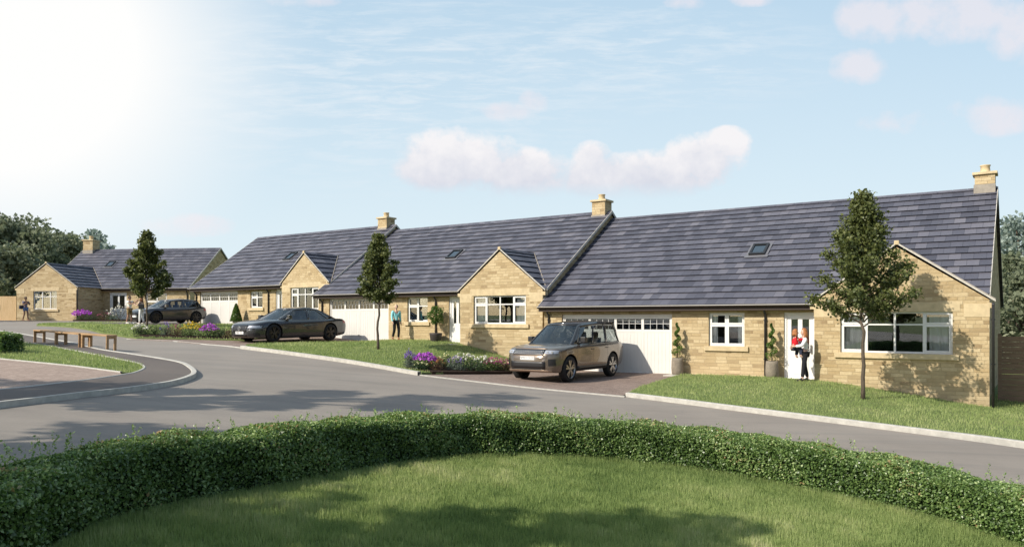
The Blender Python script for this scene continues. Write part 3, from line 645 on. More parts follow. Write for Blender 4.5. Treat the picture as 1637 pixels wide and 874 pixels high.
    for s in (-1,1):
        vv=MB(); e=Vector((cx+s*(hw+ov+.03),0,wz-.025)); t=Vector((cx,0,zap+.025)); d=(t-e).normalized(); nn=Vector((-d.z*s*-1,0,abs(d.x)))
        for a,b in ((ef-.018,ef+.012),):
            q=[e,t,t+Vector((0,0,.055)),e+Vector((0,0,.055))]
            for Y in (a,b): vv.face([(k.x,Y,k.z) for k in q])
            vv.face([(q[3].x,a,q[3].z),(q[2].x,a,q[2].z),(q[2].x,b,q[2].z),(q[3].x,b,q[3].z)]); vv.face([(q[0].x,a,q[0].z),(q[1].x,a,q[1].z),(q[1].x,b,q[1].z),(q[0].x,b,q[0].z)])
        vv.build('verge',M['mortar'],wr,merge=.0001)
    ap=MB(); ap.box(cx-.07,cx+.07,ef-.03,ef+.06,zap+.0,zap+.13); ap.build('apex_stone',M['ashlar'],wr,bevel=.02)
    for s,xx in ((-1,wx0),(1,wx1)):
        k=MB(); a,b=(xx-.012,xx+.62) if s<0 else (xx-.62,xx+.012); k.box(a,b,-p-.009,-p+.2,wz-.45,wz-.08); 
        c,d=(xx-.13,xx+.05) if s<0 else (xx-.05,xx+.13); k.box(c,d,-p-.007,-p+.2,wz-.20,wz-.055); k.build('kneeler',M['ashlar'],H,bevel=.006)
    if wingwin:
        a,b,c,d,cols,case=wingwin; window(H,a,b,c,d,-p,cols,case,.31,'both',True,(.18,.18,.27),.16)
    if gar: garage(H,gar[0],gar[1],gar[2],gar[3],0)
    if win:
        for q in win: window(H,q[0],q[1],q[2],q[3],0,q[4],q[5],.36,q[6],True,None)
    if door: front_door(H,door[0],door[1],door[2],0)
    if gar or win or door:
        gx=[(xl,wx0-.04),(wx1+.04,xr)]
        for a,b in gx:
            if b-a>.4: gutter(H,a-.08 if a==xl else a,b if b!=xr else b+.08,-.3,ze-.005); eave_edge(H,a-.08 if a==xl else a,b if b!=xr else b+.08,-.3,ze-.005)
    for q in pipes: downpipe(H,q[0],q[1],zb+.2,q[2] if len(q)>2 else ze-.05,q[3] if len(q)>3 else .25)
    if chim:
        for c in chim: chimney(H,*c)
    for kx,ky in (sky or ()):
        sk=MB(); w,h=.58,.78; A=Vector((1,0,0)); B=Vector((0,qe,rise)).normalized(); N=A.cross(B); o=Vector((kx,ky,zm(ky)))+N*.03
        def bx(mbx,a0,a1,b0,b1,n0,n1):
            P=[o+A*a+B*b+N*c for c in (n0,n1) for b in (b0,b1) for a in (a0,a1)]
            for f in ((0,2,3,1),(4,5,7,6),(0,1,5,4),(2,6,7,3),(0,4,6,2),(1,3,7,5)): mbx.face([P[i] for i in f])
        bx(sk,-w/2,w/2,-h/2,-h/2+.09,0,.09); bx(sk,-w/2,w/2,h/2-.09,h/2,0,.09); bx(sk,-w/2,-w/2+.08,-h/2+.09,h/2-.09,0,.085); bx(sk,w/2-.08,w/2,-h/2+.09,h/2-.09,0,.085)
        so=sk.build('skylight',M['black'],H); g=MB(); bx(g,-w/2+.08,w/2-.08,-h/2+.09,h/2-.09,.045,.055); g.build('pane',M['roofglass'],so)
        fl=MB(); bx(fl,-w/2-.13,w/2+.13,-h/2-.16,-h/2-.0,.012,.02); bx(fl,-w/2-.1,-w/2,-h/2,h/2+.1,.014,.022); bx(fl,w/2,w/2+.1,-h/2,h/2+.1,.014,.022); bx(fl,-w/2,w/2,h/2,h/2+.09,.014,.024); fl.build('flashing',M['flash'],so)
    return H
def P3(t,s,z): p=row(-t,0,s); return (p[0],p[1],z)
C4=(.245,.5,.755)
# near right bungalow
bungalow('bungalow','large near bungalow on the right with a chimney at its right gable end',(9.24,24.5,0),ROT,'stone bungalows with slate roofs',
  -9.65,5.05,2.41,6.2,4.07,(.50,5.15,2.45,1.68,.35),None,
  chim=[(4.78,5.9,.60,7.03,6.1,.27)],sky=[(-2.12,2.785)],
  gar=(-8.85,-4.36,-.02,2.12),win=[(-3.03,-1.80,1.03,2.16,(.5,),(0,1),'both')],door=(-.52,.46,2.16),
  pipes=[(-1.1,0),(-9.42,0)],wingwin=(1.26,4.26,.93,2.16,C4,(0,3)))
H1=[o for o in COL.objects if o.name=='bungalow'][0]
# rainwater pipe on the right hand corner
downpipe(H1,5.24,-.36,-1.0,2.38,.02)
# middle bungalow
p_=row(0,0,.45)
bungalow('bungalow','middle bungalow with a potted ball tree at its door, left of the near bungalow',(p_[0],p_[1],.88),ROT,'stone bungalows with slate roofs',
  -23.05,-9.72,2.24,5.65,3.70,(-13.9,-9.79,2.21,1.68,.35),None,
  chim=[(-10.15,5.35,.66,6.49,5.3,.27)],sky=[(-16.47,2.52)],
  gar=(-22.3,-18.35,0,2.10),win=[(-17.2,-16.0,.95,2.05,(.5,),(0,),'left')],door=(-14.80,-13.95,2.06),
  pipes=[(-15.5,0),(-22.75,0)],wingwin=(-13.19,-10.57,.87,2.03,C4,(0,3)))
p_=row(0,0,1.33)
bungalow('bungalow','bungalow behind the dark saloon car, third from the right in the row',(p_[0],p_[1],1.5),ROT,'stone bungalows with slate roofs',
  -34.7,-22.95,2.24,4.8,3.38,(-26.45,-23.0,2.30,1.52,.35),None,
  chim=[(-23.6,4.5,.66,6.1,5.0,.27)],sky=[(-28.8,2.18)],
  gar=(-34.2,-30.66,.0,2.05),win=[(-29.55,-28.5,1.08,1.98,(.5,),(0,),'left')],door=(-27.4,-26.5,2.05),
  pipes=[(-27.95,0),(-34.5,0)],wingwin=(-25.79,-23.66,.92,2.08,C4,(0,3)))
# far left bungalow (turned to face the road)
bungalow('bungalow','far left bungalow with a deep projecting gable wing beside the timber gate',(-30.8+.0,57.67,1.87),math.atan2(-.138,.99),'stone bungalows with slate roofs',
  -4.8,7.0,2.38,4.6,3.35,(-4.75,-.02,2.38,1.72,2.9),None,p=2.9,
  chim=[(-4.2,4.3,.85,6.55,5.2,.33)],sky=[(-1.16+.0,2.46)],
  win=[(3.45,5.15,.35,2.02,(.5,),(0,1),None)],door=(.5,1.9,2.1),
  pipes=[(.08,-2.86,2.3,.0),(6.8,0)],wingwin=(-3.42,-1.55,.82,2.12,(.36,.70),()))
# side wall of the deep wing needs its full height and gutters
# ------------------------------------------------------------------ cars  (local: x = forward, y = left, z up, origin on the ground under the centre)
def interp(T,x): return float(np.interp(x,[p[0] for p in T],[p[1] for p in T]))
def sm(T):
    xs=[p[0] for p in T]; ys=[p[1] for p in T]; q=np.linspace(xs[0],xs[-1],160); y=np.interp(q,xs,ys); k=np.array([1,2,3,2,1])/9.
    yy=y.copy(); yy[2:-2]=np.convolve(y,k,'valid'); return list(zip(q,yy))
def m_paint(name,col,metal=.55,rough=.28,coat=.8):
    t=NT(name); p=t.pbr(col,rough,None,.5,metal,coat); p.inputs['Coat Roughness'].default_value=.04; return t.m
def car(name,label,loc,heading,S,paint,plate_text,grp='cars parked on the driveways'):
    C=thing(name,label,'car',loc,heading,grp)
    X0,X1=S['len'][0],S['len'][1]  # rear, front x
    W=S['w']/2; top=sm(S['top']); bot=sm(S['bot']); plan=sm(S['plan']); gb=S['gh']
    belt=S['belt']
    def half(x):  # lower body half section, bottom centre to top centre
        w=W*interp(plan,x); t=interp(top,x); b=interp(bot,x); h=t-b; sh=min(.10,h*.25); cr=S.get('crown',.035)
        return [(0,b),(w*.86,b),(w*.93,b+.02),(w*.965,b+h*.12),(w*.985,b+h*.30),(w*1.0,b+h*.52),(w*.998,b+h*.68),(w*.982,t-sh*1.25),(w*.965,t-sh*.72),(w*.935,t-sh*.36),(w*.88,t-sh*.10),(w*.80,t+cr*.30),(w*.62,t+cr*.62),(w*.32,t+cr*.92),(0,t+cr)]
    n=84; xs=[X1-(X1-X0)*(.5-.5*math.cos(PI*i/n)) for i in range(n+1)]
    mb=MB(); P=[]
    for x in xs:
        h=half(x); P.append([(x,y,z) for y,z in h]+[(x,-y,z) for y,z in h[-2:0:-1]]+[(x,h[0][0],h[0][1])])
    mb.grid(P,flip=True); mb.face(P[0][:-1],sm=True); mb.face(P[-1][:-1][::-1],sm=True)
    body=mb.build('body',paint,C,merge=.0006)
    # wheel arches are cut out of the body
    wr=S['wr']; cut=MB()
    for ax in S['ax']:
        for sd in (1,-1):
            m=36; r=wr+.055; b0=len(cut.v); y0,y1=sd*(W-.30),sd*(W+.15)
            for Y in (y0,y1):
                for k in range(m): a=2*PI*k/m; cut.v.append((ax+r*math.cos(a),Y,wr+.01+r*math.sin(a)))
            fs=[tuple(b0+k for k in range(m)),tuple(b0+m+k for k in range(m))[::-1]]+[(b0+k,b0+m+k,b0+m+(k+1)%m,b0+(k+1)%m) for k in range(m)]
            for f in fs: cut.f.append(f); cut.uv.append(None); cut.mi.append(0); cut.sm.append(False)
    co_=cut.build('arch_cut',M['black'],C,merge=.0001)
    md=body.modifiers.new('b','BOOLEAN'); md.object=co_; md.operation='DIFFERENCE'; md.solver='EXACT'; md.material_mode='TRANSFER' if hasattr(md,'material_mode') else None
    bpy.context.view_layer.update(); dg=bpy.context.evaluated_depsgraph_get(); me=bpy.data.meshes.new_from_object(body.evaluated_get(dg)); body.modifiers.clear()
    old=body.data; body.data=me; me.name='body'; bpy.data.objects.remove(co_)
    me.polygons.foreach_set('use_smooth',[True]*len(me.polygons))
    me.set_sharp_from_angle(angle=R(38))
    def top_at(x,y):
        h=half(x); ys=[p[0] for p in h[5:]][::-1]; zs=[p[1] for p in h[5:]][::-1]; return float(np.interp(abs(y),ys,zs))
    def side_at(x,z):
        h=half(x); return float(np.interp(z,[p[1] for p in h[1:11]],[p[0] for p in h[1:11]]))
    # greenhouse
    xf0,xf1,xr1,xr0=gb['xf0'],gb['xf1'],gb['xr1'],gb['xr0']; roof=gb['roof']; wb=W*gb.get('wb',.925); wt=W*gb.get('wt',.70); bul=gb.get('bulge',.10); rb=gb.get('rbulge',.07)
    cr=.035
    def gw(i,h): # half width
        k=1-.09*abs(2*i-1)**3 if True else 1
        return (wb+(wt-wb)*(max(h,0)**1.15))*k*min(1,1)
    def zr(i): return roof[0]+(roof[1]-roof[0])*min(1,i*2.2)**.7 if i<.455 else roof[1]+(roof[2]-roof[1])*((i-.455)/.545)**1.5
    def zb(x): return top_at(x,wb)-.012
    def S_(i,h):
        x=(xf0+(xf1-xf0)*h)*(1-i)+(xr0+(xr1-xr0)*h)*i; z0=zb((xf0*(1-i)+xr0*i)); return Vector((x,gw(i,h),z0+(zr(i)-z0)*h))
    def F_(j,h,rear=0):
        p=S_(rear,h); x=p.x+(bul if not rear else -rb)*(1-j*j); z0=top_at(min(max(x,X0+.02),X1-.02),0) if h==0 else p.z; z=p.z+cr*.9*(1-j*j)*(h)+(0 if h else 0); return Vector((x,j*p.y,z))
    def R_(i,j):
        p=S_(i,1); bx=bul*(1-i)**6-rb*i**6; return Vector((p.x+bx*(1-j*j),j*p.y,p.z+cr*(1-j*j)**.8))
    N=lambda a,b,k:[a+(b-a)*q/k for q in range(k+1)]
    # posts + roof shell
    pil=MB(); cuts=gb['panes']  # list of (i0,i1) at bottom/top ; remaining spans are posts
    hb,ht=gb.get('hb',.06),gb.get('ht',.90)
    def sidepatch(mbx,a,b,h0,h1,off=0,sgn=1,k=8,hk=6,mi=0):
        """a,b: (i at bottom, i at top)"""
        P=[]
        for q in range(k+1):
            f=q/k; r=[]
            for w in range(hk+1):
                h=h0+(h1-h0)*w/hk; g=(h-hb)/(ht-hb); g=min(max(g,0),1); i=(a[0]+(a[1]-a[0])*g)*(1-f)+(b[0]+(b[1]-b[0])*g)*f
                p=S_(i,h); r.append((p.x,sgn*(p.y+off),p.z))
            P.append(r)
        mbx.grid(P,mi=mi,flip=(sgn>0))
    for sg in (1,-1):
        sidepatch(pil,(0,0),(1,1),0,hb,0,sg,40,1); sidepatch(pil,(0,0),(1,1),ht,1,0,sg,40,2)
        prev=(0,0)
        for (a,b) in cuts:
            sidepatch(pil,prev,a,hb,ht,0,sg,4,6); prev=b
        sidepatch(pil,prev,(1,1),hb,ht,0,sg,6,6)
    jm=.90; 
    for rear in (0,1):
        for a,b in ((-1,-jm),(jm,1)):
            pil.grid([[F_(j,h,rear) for h in N(0,1,8)] for j in N(a,b,2)],flip=bool(rear))
        pil.grid([[F_(j,h,rear) for h in N(.93,1,2)] for j in N(-jm,jm,14)],flip=bool(rear))
        pil.grid([[F_(j,h,rear) for h in N(-.12,.06,2)] for j in N(-1,1,14)],flip=bool(rear))
    pil.grid([[R_(i,j) for j in N(-1,1,18)] for i in N(0,1,26)])
    cb=pil.build('cabin_shell',S.get('roofmat',paint),C,merge=.0008)
    so_=cb.modifiers.new('t','SOLIDIFY'); so_.thickness=.025; so_.offset=0
    # glass
    g=MB(); g.grid([[F_(j,h,0)+Vector((-.004,0,0)) for h in N(.05,.94,8)] for j in N(-jm-.01,jm+.01,14)]); g.build('windscreen',M['carglass'],C,merge=.0001)
    g=MB(); g.grid([[F_(j,h,1)+Vector((.004,0,0)) for h in N(.05,.94,8)] for j in N(-jm-.01,jm+.01,14)],flip=True); g.build('rear_window',M['carglass'],C,merge=.0001)
    for sg in (1,-1):
        for a,b in cuts:
            g=MB(); e=.006
            sidepatch(g,(a[0]-e,a[1]-e),(b[0]+e,b[1]+e),hb-.03,ht+.02,-.008,sg,6,6); g.build('side_window',M['carglass'],C)
    # dark cabin floor, seats, wheel
    it=MB(); cx0,cx1=xr0+.35,xf0-.42; zs=zb((xf0+xr0)/2)
    rows=[gb.get('seat1',.45),gb.get('seat2',.82)]
    for i_ in rows:
        sx=xf0+(xr0-xf0)*i_; 
        for sy in (-.38,.38):
            sb=MB(); sb.box(sx-.10,sx+.05,sy-.24,sy+.24,zs-.15,zs+.20); sb.box(sx-.10,sx-.01,sy-.12,sy+.12,zs+.20,zs+.40); sb.build('seat',S.get('seatmat',M['seat']),C,bevel=.03)
    it.box(xf0-.30,xf0-.12,-W*.78,W*.78,zs-.1,zs+.06); it.tube([(xf0-.52+.0,.38+.17*math.cos(a),zs+.04+.17*math.sin(a)) for a in N(0,2*PI,16)],.015,6); it.build('dashboard',M['cabin'],C,bevel=.02)
    # wheels
    for ax in S['ax']:
        for sd in (1,-1):
            yo=sd*(W-.015); wd=.235; tm=MB(); prof=[(wr*.70,0),(wr*.74,.008),(wr*.93,.006),(wr*.985,.022),(wr,.05),(wr,wd-.05),(wr*.985,wd-.02),(wr*.9,wd),(wr*.70,wd)]
            tm.lathe([(r,-h*sd) for r,h in (prof if sd>0 else prof)],40,(ax,yo,wr),'y'); w=tm.build('wheel',M['rubber'],C)
            rm=MB(); rr=wr*.71; rm.lathe([(rr,-.0*sd),(rr*.96,-.006*sd),(rr*.93,-.05*sd),(rr*.90,-.16*sd)],40,(ax,yo+.001*sd,wr),'y'); 
            ns=S.get('spokes',5); tw=S.get('twin',1)
            for k in range(ns):
                for q in ((-1,1) if tw==2 else (0,)):
                    a=2*PI*k/ns+.3; a0=a+q*.07; a1=a+q*.20; 
                    da=.10/ (tw) if tw==1 else .065; w0,w1=.06,(.085 if tw==1 else .055)
                    p=[]
                    for rad,ang,hwid in ((rr*.14,a0,w0*.7),(rr*.95,a1,w1)):
                        cx_,cz_=math.cos(ang),math.sin(ang); tx,tz=-cz_,cx_
                        p+= [(ax+cx_*rad-tx*hwid*.5,cz_*rad-tz*hwid*.5),(ax+cx_*rad+tx*hwid*.5,cz_*rad+tz*hwid*.5)]
                    ya,yb=yo-.010*sd,yo-.045*sd
                    A_=[(p[0][0],ya,wr+p[0][1]),(p[1][0],ya,wr+p[1][1]),(p[3][0],ya-.006*sd,wr+p[3][1]),(p[2][0],ya-.006*sd,wr+p[2][1])]; B_=[(u[0],yb,u[2]) for u in A_]
                    rm.face(A_); 
                    for e1,e2 in ((0,3),(1,2)): rm.face([A_[e1],A_[e2],B_[e2],B_[e1]])
            rm.lathe([(0.001,-.002*sd),(rr*.13,-.003*sd),(rr*.18,-.014*sd),(rr*.18,-.05*sd)],18,(ax,yo,wr),'y'); rm.build('rim',S['rim'],w)
            dk=MB(); dk.lathe([(rr*.93,-.085*sd),(rr*.5,-.082*sd),(.01,-.08*sd)],24,(ax,yo,wr),'y'); dk.build('brake_disc',M['hub'],w)
    # mirrors, handles, sills, plate, lamps
    for sg in (1,-1):
        mm=MB(); p=S_(.10,.18); b0=len(mm.v); mm.box(p.x-.06,p.x+.10,sg*(p.y+.02),sg*(p.y+.09),p.z-.03,p.z); mm.box(p.x-.07,p.x+.09,sg*(p.y+.07),sg*(p.y+.25),p.z-.02,p.z+.15); mm.build('mirror',S.get('mirror',paint),C,bevel=.035)
        for xh in S['handles']:
            z=interp(top,xh)-.17; y=side_at(xh,z); hh=MB(); hh.box(xh-.1,xh+.1,sg*(y-.01),sg*(y+.022),z-.013,z+.013); hh.build('door_handle',S.get('trim',paint),C,bevel=.008)
        # shut lines: slim dark strips following the flank
        for xa in S['shuts']:
            sl_=MB(); P=[]
            for q in range(11):
                f=q/10; b=interp(bot,xa); t=interp(top,xa); z=b+.10+(t-b-.13)*f; x=xa+S.get('shutcurve',.0)*math.sin(f*PI); y=side_at(x,z)
                P.append([(x-.0045,sg*(y+.0015),z),(x+.0045,sg*(y+.0015),z)])
            sl_.grid(P); sl_.build('door_gap',M['black'],C)
    if 'front' in S: S['front'](C,side_at,top_at,half)
    pl=MB(); px_=S['platex']; pz=S['platez']; pl.box(px_,px_+.012,-.26,.26,pz-.056,pz+.056); po=pl.build('number_plate',M['plate'],C,bevel=.003)
    if plate_text:
        cu=bpy.data.curves.new('txt','FONT'); cu.body=plate_text; cu.size=.105; cu.align_x='CENTER'; cu.align_y='CENTER'; cu.extrude=.001; tmp=bpy.data.objects.new('t',cu); COL.objects.link(tmp)
        tmp.matrix_world=Matrix(((0,0,1,px_+.0135),(1,0,0,0),(0,1,0,pz),(0,0,0,1))); bpy.context.view_layer.update(); dg=bpy.context.evaluated_depsgraph_get(); me=bpy.data.meshes.new_from_object(tmp.evaluated_get(dg)); me.transform(tmp.matrix_world); bpy.data.objects.remove(tmp)
        me.materials.clear(); me.materials.append(M['black']); o=bpy.data.objects.new('plate_text',me); link(o,po)
    for sg in (1,-1):
        tl=MB(); xx,z0,z1=S['tail']; P=[]
        for q in range(6):
            x=xx+ (X0+.10-xx)*q/5 if False else X0+.04+(xx-X0-.04)*q/5
            P.append([(x,sg*(side_at(x,z)+.006),z) for z in (z0,(z0+z1)/2,z1)])
        tl.grid(P); tl.build('tail_light',M['red'],C)
    return C
def bonnet_text(C,txt,x,z,size,mat,tilt=25):
    cu=bpy.data.curves.new('txt','FONT'); cu.body=txt; cu.size=size; cu.align_x='CENTER'; cu.space_character=1.5; cu.extrude=.003; tmp=bpy.data.objects.new('t',cu); COL.objects.link(tmp)
    a=R(90-tilt); tmp.matrix_world=Matrix(((0,-math.cos(a),math.sin(a),x),(1,0,0,0),(0,math.sin(a),math.cos(a),z),(0,0,0,1))); bpy.context.view_layer.update(); dg=bpy.context.evaluated_depsgraph_get()
    me=bpy.data.meshes.new_from_object(tmp.evaluated_get(dg)); me.transform(tmp.matrix_world); bpy.data.objects.remove(tmp); me.materials.clear(); me.materials.append(mat); o=bpy.data.objects.new('lettering',me); link(o,C)
def wrap(mb,xf,side_at,sg,za,zb_,x0,x1,off,k=6,mi=0):
    P=[]
    for q in range(k+1):
        x=x0+(x1-x0)*q/k; P.append([(x,sg*(side_at(x,z)+off),z) for z in (za,(za+zb_)/2,zb_)])
    mb.grid(P,mi=mi)
def frontpatch(half,X1,y0,y1,z0,z1,off,ky=10,kz=4,S=None):
    """patch lying on the nose of the body; x found where the plan half width reaches |y|"""
    P=[]
    for a in range(ky+1):
        y=y0+(y1-y0)*a/ky; r=[]
        for b in range(kz+1):
            z=z0+(z1-z0)*b/kz; lo,hi=X1-1.0,X1+.0
            def inside(x):
                h=half(x); zs=[p[1] for p in h[1:]]; 
                if not (h[0][1]<=z<=h[-1][1]): return False
                return abs(y)<=float(np.interp(z,zs,[p[0] for p in h[1:]]))
            if not inside(lo): r.append((lo,y,z)); continue
            for _ in range(22):
                m=(lo+hi)/2
                if inside(m): lo=m
                else: hi=m
            r.append((lo+off,y,z))
        P.append(r)
    return P
def suv_front(C,side_at,top_at,half):
    X1=2.46
    def pt(name,mat,y0,y1,z0,z1,off,ky=12,kz=4):
        m=MB(); m.grid(frontpatch(half,X1,y0,y1,z0,z1,off,ky,kz),flip=False); o=m.build(name,mat,C); sd=o.modifiers.new('s','SOLIDIFY'); sd.thickness=.02; sd.offset=0; return o
    gr=pt('grille',M['black'],-.55,.55,.86,1.03,.004)
    m=MB()
    P=frontpatch(half,X1,-.53,.53,.875,1.015,.018,26,3)
    for a in range(26):
        for b in range(3):
            if (a+b)%2==0: m.tube([P[a][b],P[a+1][b+1]],.008,5)
            else: m.tube([P[a+1][b],P[a][b+1]],.008,5)
    m.build('mesh_insert',M['steel'],gr)
    m=MB(); q=[P_[-1] for P_ in frontpatch(half,X1,-.58,.58,.85,1.05,.016,16,3)]; q0=[P_[0] for P_ in frontpatch(half,X1,-.58,.58,.85,1.05,.016,16,3)]; m.tube(q,.012,6); m.tube(q0,.010,6); m.build('grille_surround',M['bronze'],gr)
    for s in (1,-1):
        m=MB(); m.grid(frontpatch(half,X1,s*.57,s*.90,.905,1.005,.006,10,4),flip=s<0); h=m.build('headlight',M['lamp'],C)
        m=MB(); 
        for yy in (.66,.78): 
            p=frontpatch(half,X1,s*yy,s*(yy+.01),.945,.955,.0,1,1)[0][0]; m.tube([(p[0]-.03,p[1],p[2]),(p[0]+.014,p[1],p[2])],.032,14)
        m.build('lamp_unit',M['steel'],h)
        m=MB(); m.grid(frontpatch(half,X1,s*.70,s*.87,.53,.74,.006,8,3),flip=s<0); m.build('side_intake',M['black'],C)
    pt('lower_intake',M['black'],-.62,.62,.46,.66,.006)
    pt('skid_plate',M['bronze'],-.78,.78,.335,.40,.012)
    pt('bumper_slot',M['black'],-.60,.60,.40,.44,.004)
    bonnet_text(C,'DISCOVERY',2.17,1.085,.085,M['lamp'],14)
    for s in (1,-1):
        m=MB(); wrap(m,None,side_at,s,.34,.46,-1.02,1.02,.012,12); o=m.build('sill',M['black'],C); sd=o.modifiers.new('s','SOLIDIFY'); sd.thickness=.02
def sedan_front(C,side_at,top_at,half,X1=2.62,z0=.44,z1=.72,gw_=.44,star=True,lampz=(.60,.70),lampy=(.50,.88)):
    def pt(name,mat,a,b,c,d,off,par=C):
        m=MB(); m.grid(frontpatch(half,X1,a,b,c,d,off,14,4)); o=m.build(name,mat,par); sd=o.modifiers.new('s','SOLIDIFY'); sd.thickness=.015; sd.offset=0; return o
    gr=pt('grille',M['black'],-gw_,gw_,z0,z1,.006)
    m=MB(); P=frontpatch(half,X1,-gw_,gw_,z0,z1,.014,14,5)
    for b in range(1,5): m.tube([P[a][b] for a in range(15)],.006,5)
    m.build('grille_bars',M['hub'],gr)
    if star:
        m=MB(); c=Vector(frontpatch(half,X1,0,.01,(z0+z1)/2,(z0+z1)/2+.01,.03,1,1)[0][0]); r=.085
        m.tube([c+Vector((0,r*math.cos(a),r*math.sin(a))) for a in [2*PI*k/20 for k in range(21)]],.009,6)
        for k in range(3): a=PI/2+2*PI*k/3; m.tube([c,c+Vector((0,r*math.cos(a),r*math.sin(a)))],[.016,.005],6)
        m.build('star_emblem',M['steel'],gr)
    for s in (1,-1):
        m=MB(); m.grid(frontpatch(half,X1,s*lampy[0],s*lampy[1],lampz[0],lampz[1],.006,10,3),flip=s<0); m.build('headlight',M['lamp'],C)
        m=MB(); m.grid(frontpatch(half,X1,s*.50,s*.85,.26,.40,.006,8,3),flip=s<0); m.build('side_intake',M['black'],C)
    pt('lower_intake',M['black'],-.42,.42,.24,.34,.006)
M['bronze']=plain('bronze_trim',(.40,.30,.22),.3,.5,.6)
M['rimlight']=plain('machined_alloy',(.32,.31,.30),.28,.5,.9); M['rimdark']=plain('black_alloy',(.035,.032,.030),.3,.5,.4)
SUV=dict(len=(-2.48,2.46),w=1.98,wr=.405,ax=(-1.46,1.47),spokes=5,twin=2,rim=M['rimlight'],roofmat=m_paint('suv_roof_black',(.03,.028,.027),.3,.2),mirror=M['black'],
 top=[(-2.48,.95),(-2.44,1.10),(-2.3,1.20),(-1.2,1.19),(0,1.165),(.95,1.155),(1.35,1.15),(1.8,1.115),(2.05,1.08),(2.25,1.02),(2.39,.92),(2.46,.78)],
 bot=[(-2.48,.62),(-2.4,.42),(-2.0,.33),(-1,.30),(1,.30),(2.0,.30),(2.35,.33),(2.46,.48)],
 plan=[(-2.48,.80),(-2.40,.91),(-2.0,.98),(-1,1),(1,1),(1.7,.985),(2.05,.94),(2.25,.86),(2.38,.73),(2.46,.54)],belt=1.17,
 gh=dict(xf0=1.16,xf1=.26,xr1=-2.20,xr0=-2.40,roof=(1.79,1.87,1.83),wb=.925,wt=.685,bulge=.20,rbulge=.04,hb=.07,ht=.86,seat1=.42,seat2=.66,
  panes=[((.075,.02),(.33,.315)),((.345,.34),(.60,.60)),((.64,.655),(.93,.90))]),
 handles=(-.98,.02),shuts=(1.02,-.02,-1.06),shutcurve=.02,platex=2.462,platez=.765,tail=(-2.30,.95,1.15),front=suv_front,trim=M['black'])
suv_paint=m_paint('bronze_paint',(.175,.140,.108),.6,.27,.8)
sc_=(1.86,25.72); 
H_=math.atan2(-.827,-.5625)
car('parked_car','bronze grey off-road estate car parked in front of the nearest garage',(sc_[0],sc_[1],G(*sc_)+.03),H_,SUV,suv_paint,'SM23 OUX')
SED=dict(len=(-2.62,2.62),w=1.93,wr=.375,ax=(-1.52,1.60),spokes=5,twin=2,rim=M['rimdark'],
 top=[(-2.62,.72),(-2.57,.90),(-2.4,.985),(-1.8,.99),(-1,.97),(0,.95),(.9,.935),(1.3,.93),(1.8,.90),(2.2,.83),(2.45,.76),(2.58,.66),(2.62,.55)],
 bot=[(-2.62,.48),(-2.5,.28),(-2,.20),(-1,.17),(1,.17),(2,.17),(2.5,.19),(2.62,.30)],
 plan=[(-2.62,.74),(-2.55,.86),(-2.3,.93),(-1.7,.985),(-1,1),(1,1),(1.8,.98),(2.2,.92),(2.42,.83),(2.55,.70),(2.62,.50)],belt=1.0,crown=.03,
 gh=dict(xf0=1.30,xf1=.30,xr1=-1.05,xr0=-2.08,roof=(1.39,1.465,1.40),wb=.90,wt=.66,bulge=.22,rbulge=.10,hb=.06,ht=.86,seat1=.40,seat2=.66,
  panes=[((.13,.02),(.455,.44)),((.485,.49),(.80,.80)),((.82,.83),(.90,.94))]),
 handles=(-.95,.12),shuts=(1.05,0.02,-1.08),shutcurve=.03,platex=2.622,platez=.40,tail=(-2.30,.80,.92),front=sedan_front)
mp_=(-9.96,32.1); c_=(mp_[0]+.5625*1.6-.827*.95, mp_[1]+.827*1.6+.5625*.95)
car('parked_car','long dark grey saloon car with black wheels on the second driveway',(c_[0],c_[1],G(*c_)+.03),H_,SED,m_paint('graphite_paint',(.055,.056,.058),.5,.25,.8),'MB21 SCL')
HAT=dict(len=(-2.12,2.13),w=1.80,wr=.355,ax=(-1.30,1.30),spokes=7,twin=1,rim=M['rimdark'],
 top=[(-2.12,.75),(-2.08,.98),(-1.9,1.03),(-1,.98),(0,.95),(.9,.93),(1.2,.93),(1.6,.88),(1.9,.80),(2.06,.70),(2.13,.55)],
 bot=[(-2.12,.45),(-2,.28),(-1.6,.20),(1.6,.18),(2.05,.20),(2.13,.34)],
 plan=[(-2.12,.80),(-2.0,.90),(-1.6,.97),(-1,1),(1,1),(1.5,.98),(1.85,.90),(2.05,.76),(2.13,.55)],belt=.95,crown=.03,
 gh=dict(xf0=1.12,xf1=.22,xr1=-1.58,xr0=-2.06,roof=(1.37,1.46,1.38),wb=.90,wt=.68,bulge=.20,rbulge=.08,hb=.08,ht=.85,seat1=.42,seat2=.72,
  panes=[((.12,.02),(.44,.44)),((.475,.48),(.78,.80)),((.80,.83),(.90,.92))]),
 handles=(-.85,.08),shuts=(.95,.02,-.95),shutcurve=.02,platex=2.132,platez=.42,tail=(-1.85,.78,.92),
 front=lambda C,a,b,c: sedan_front(C,a,b,c,2.13,.46,.66,.40,False,(.60,.72),(.44,.80)))
mp_=(-19.1,41.1); c_=(mp_[0]+(.5625*1.3-.827*.88)*.91, mp_[1]+(.827*1.3+.5625*.88)*.91)
hc=car('parked_car','dark grey hatchback parked beside the far garage behind the street tree',(c_[0],c_[1],G(*c_)+.115),H_,HAT,m_paint('dusk_grey_paint',(.075,.073,.072),.4,.25,.8),'')
hc.scale=(.91,.91,.91)
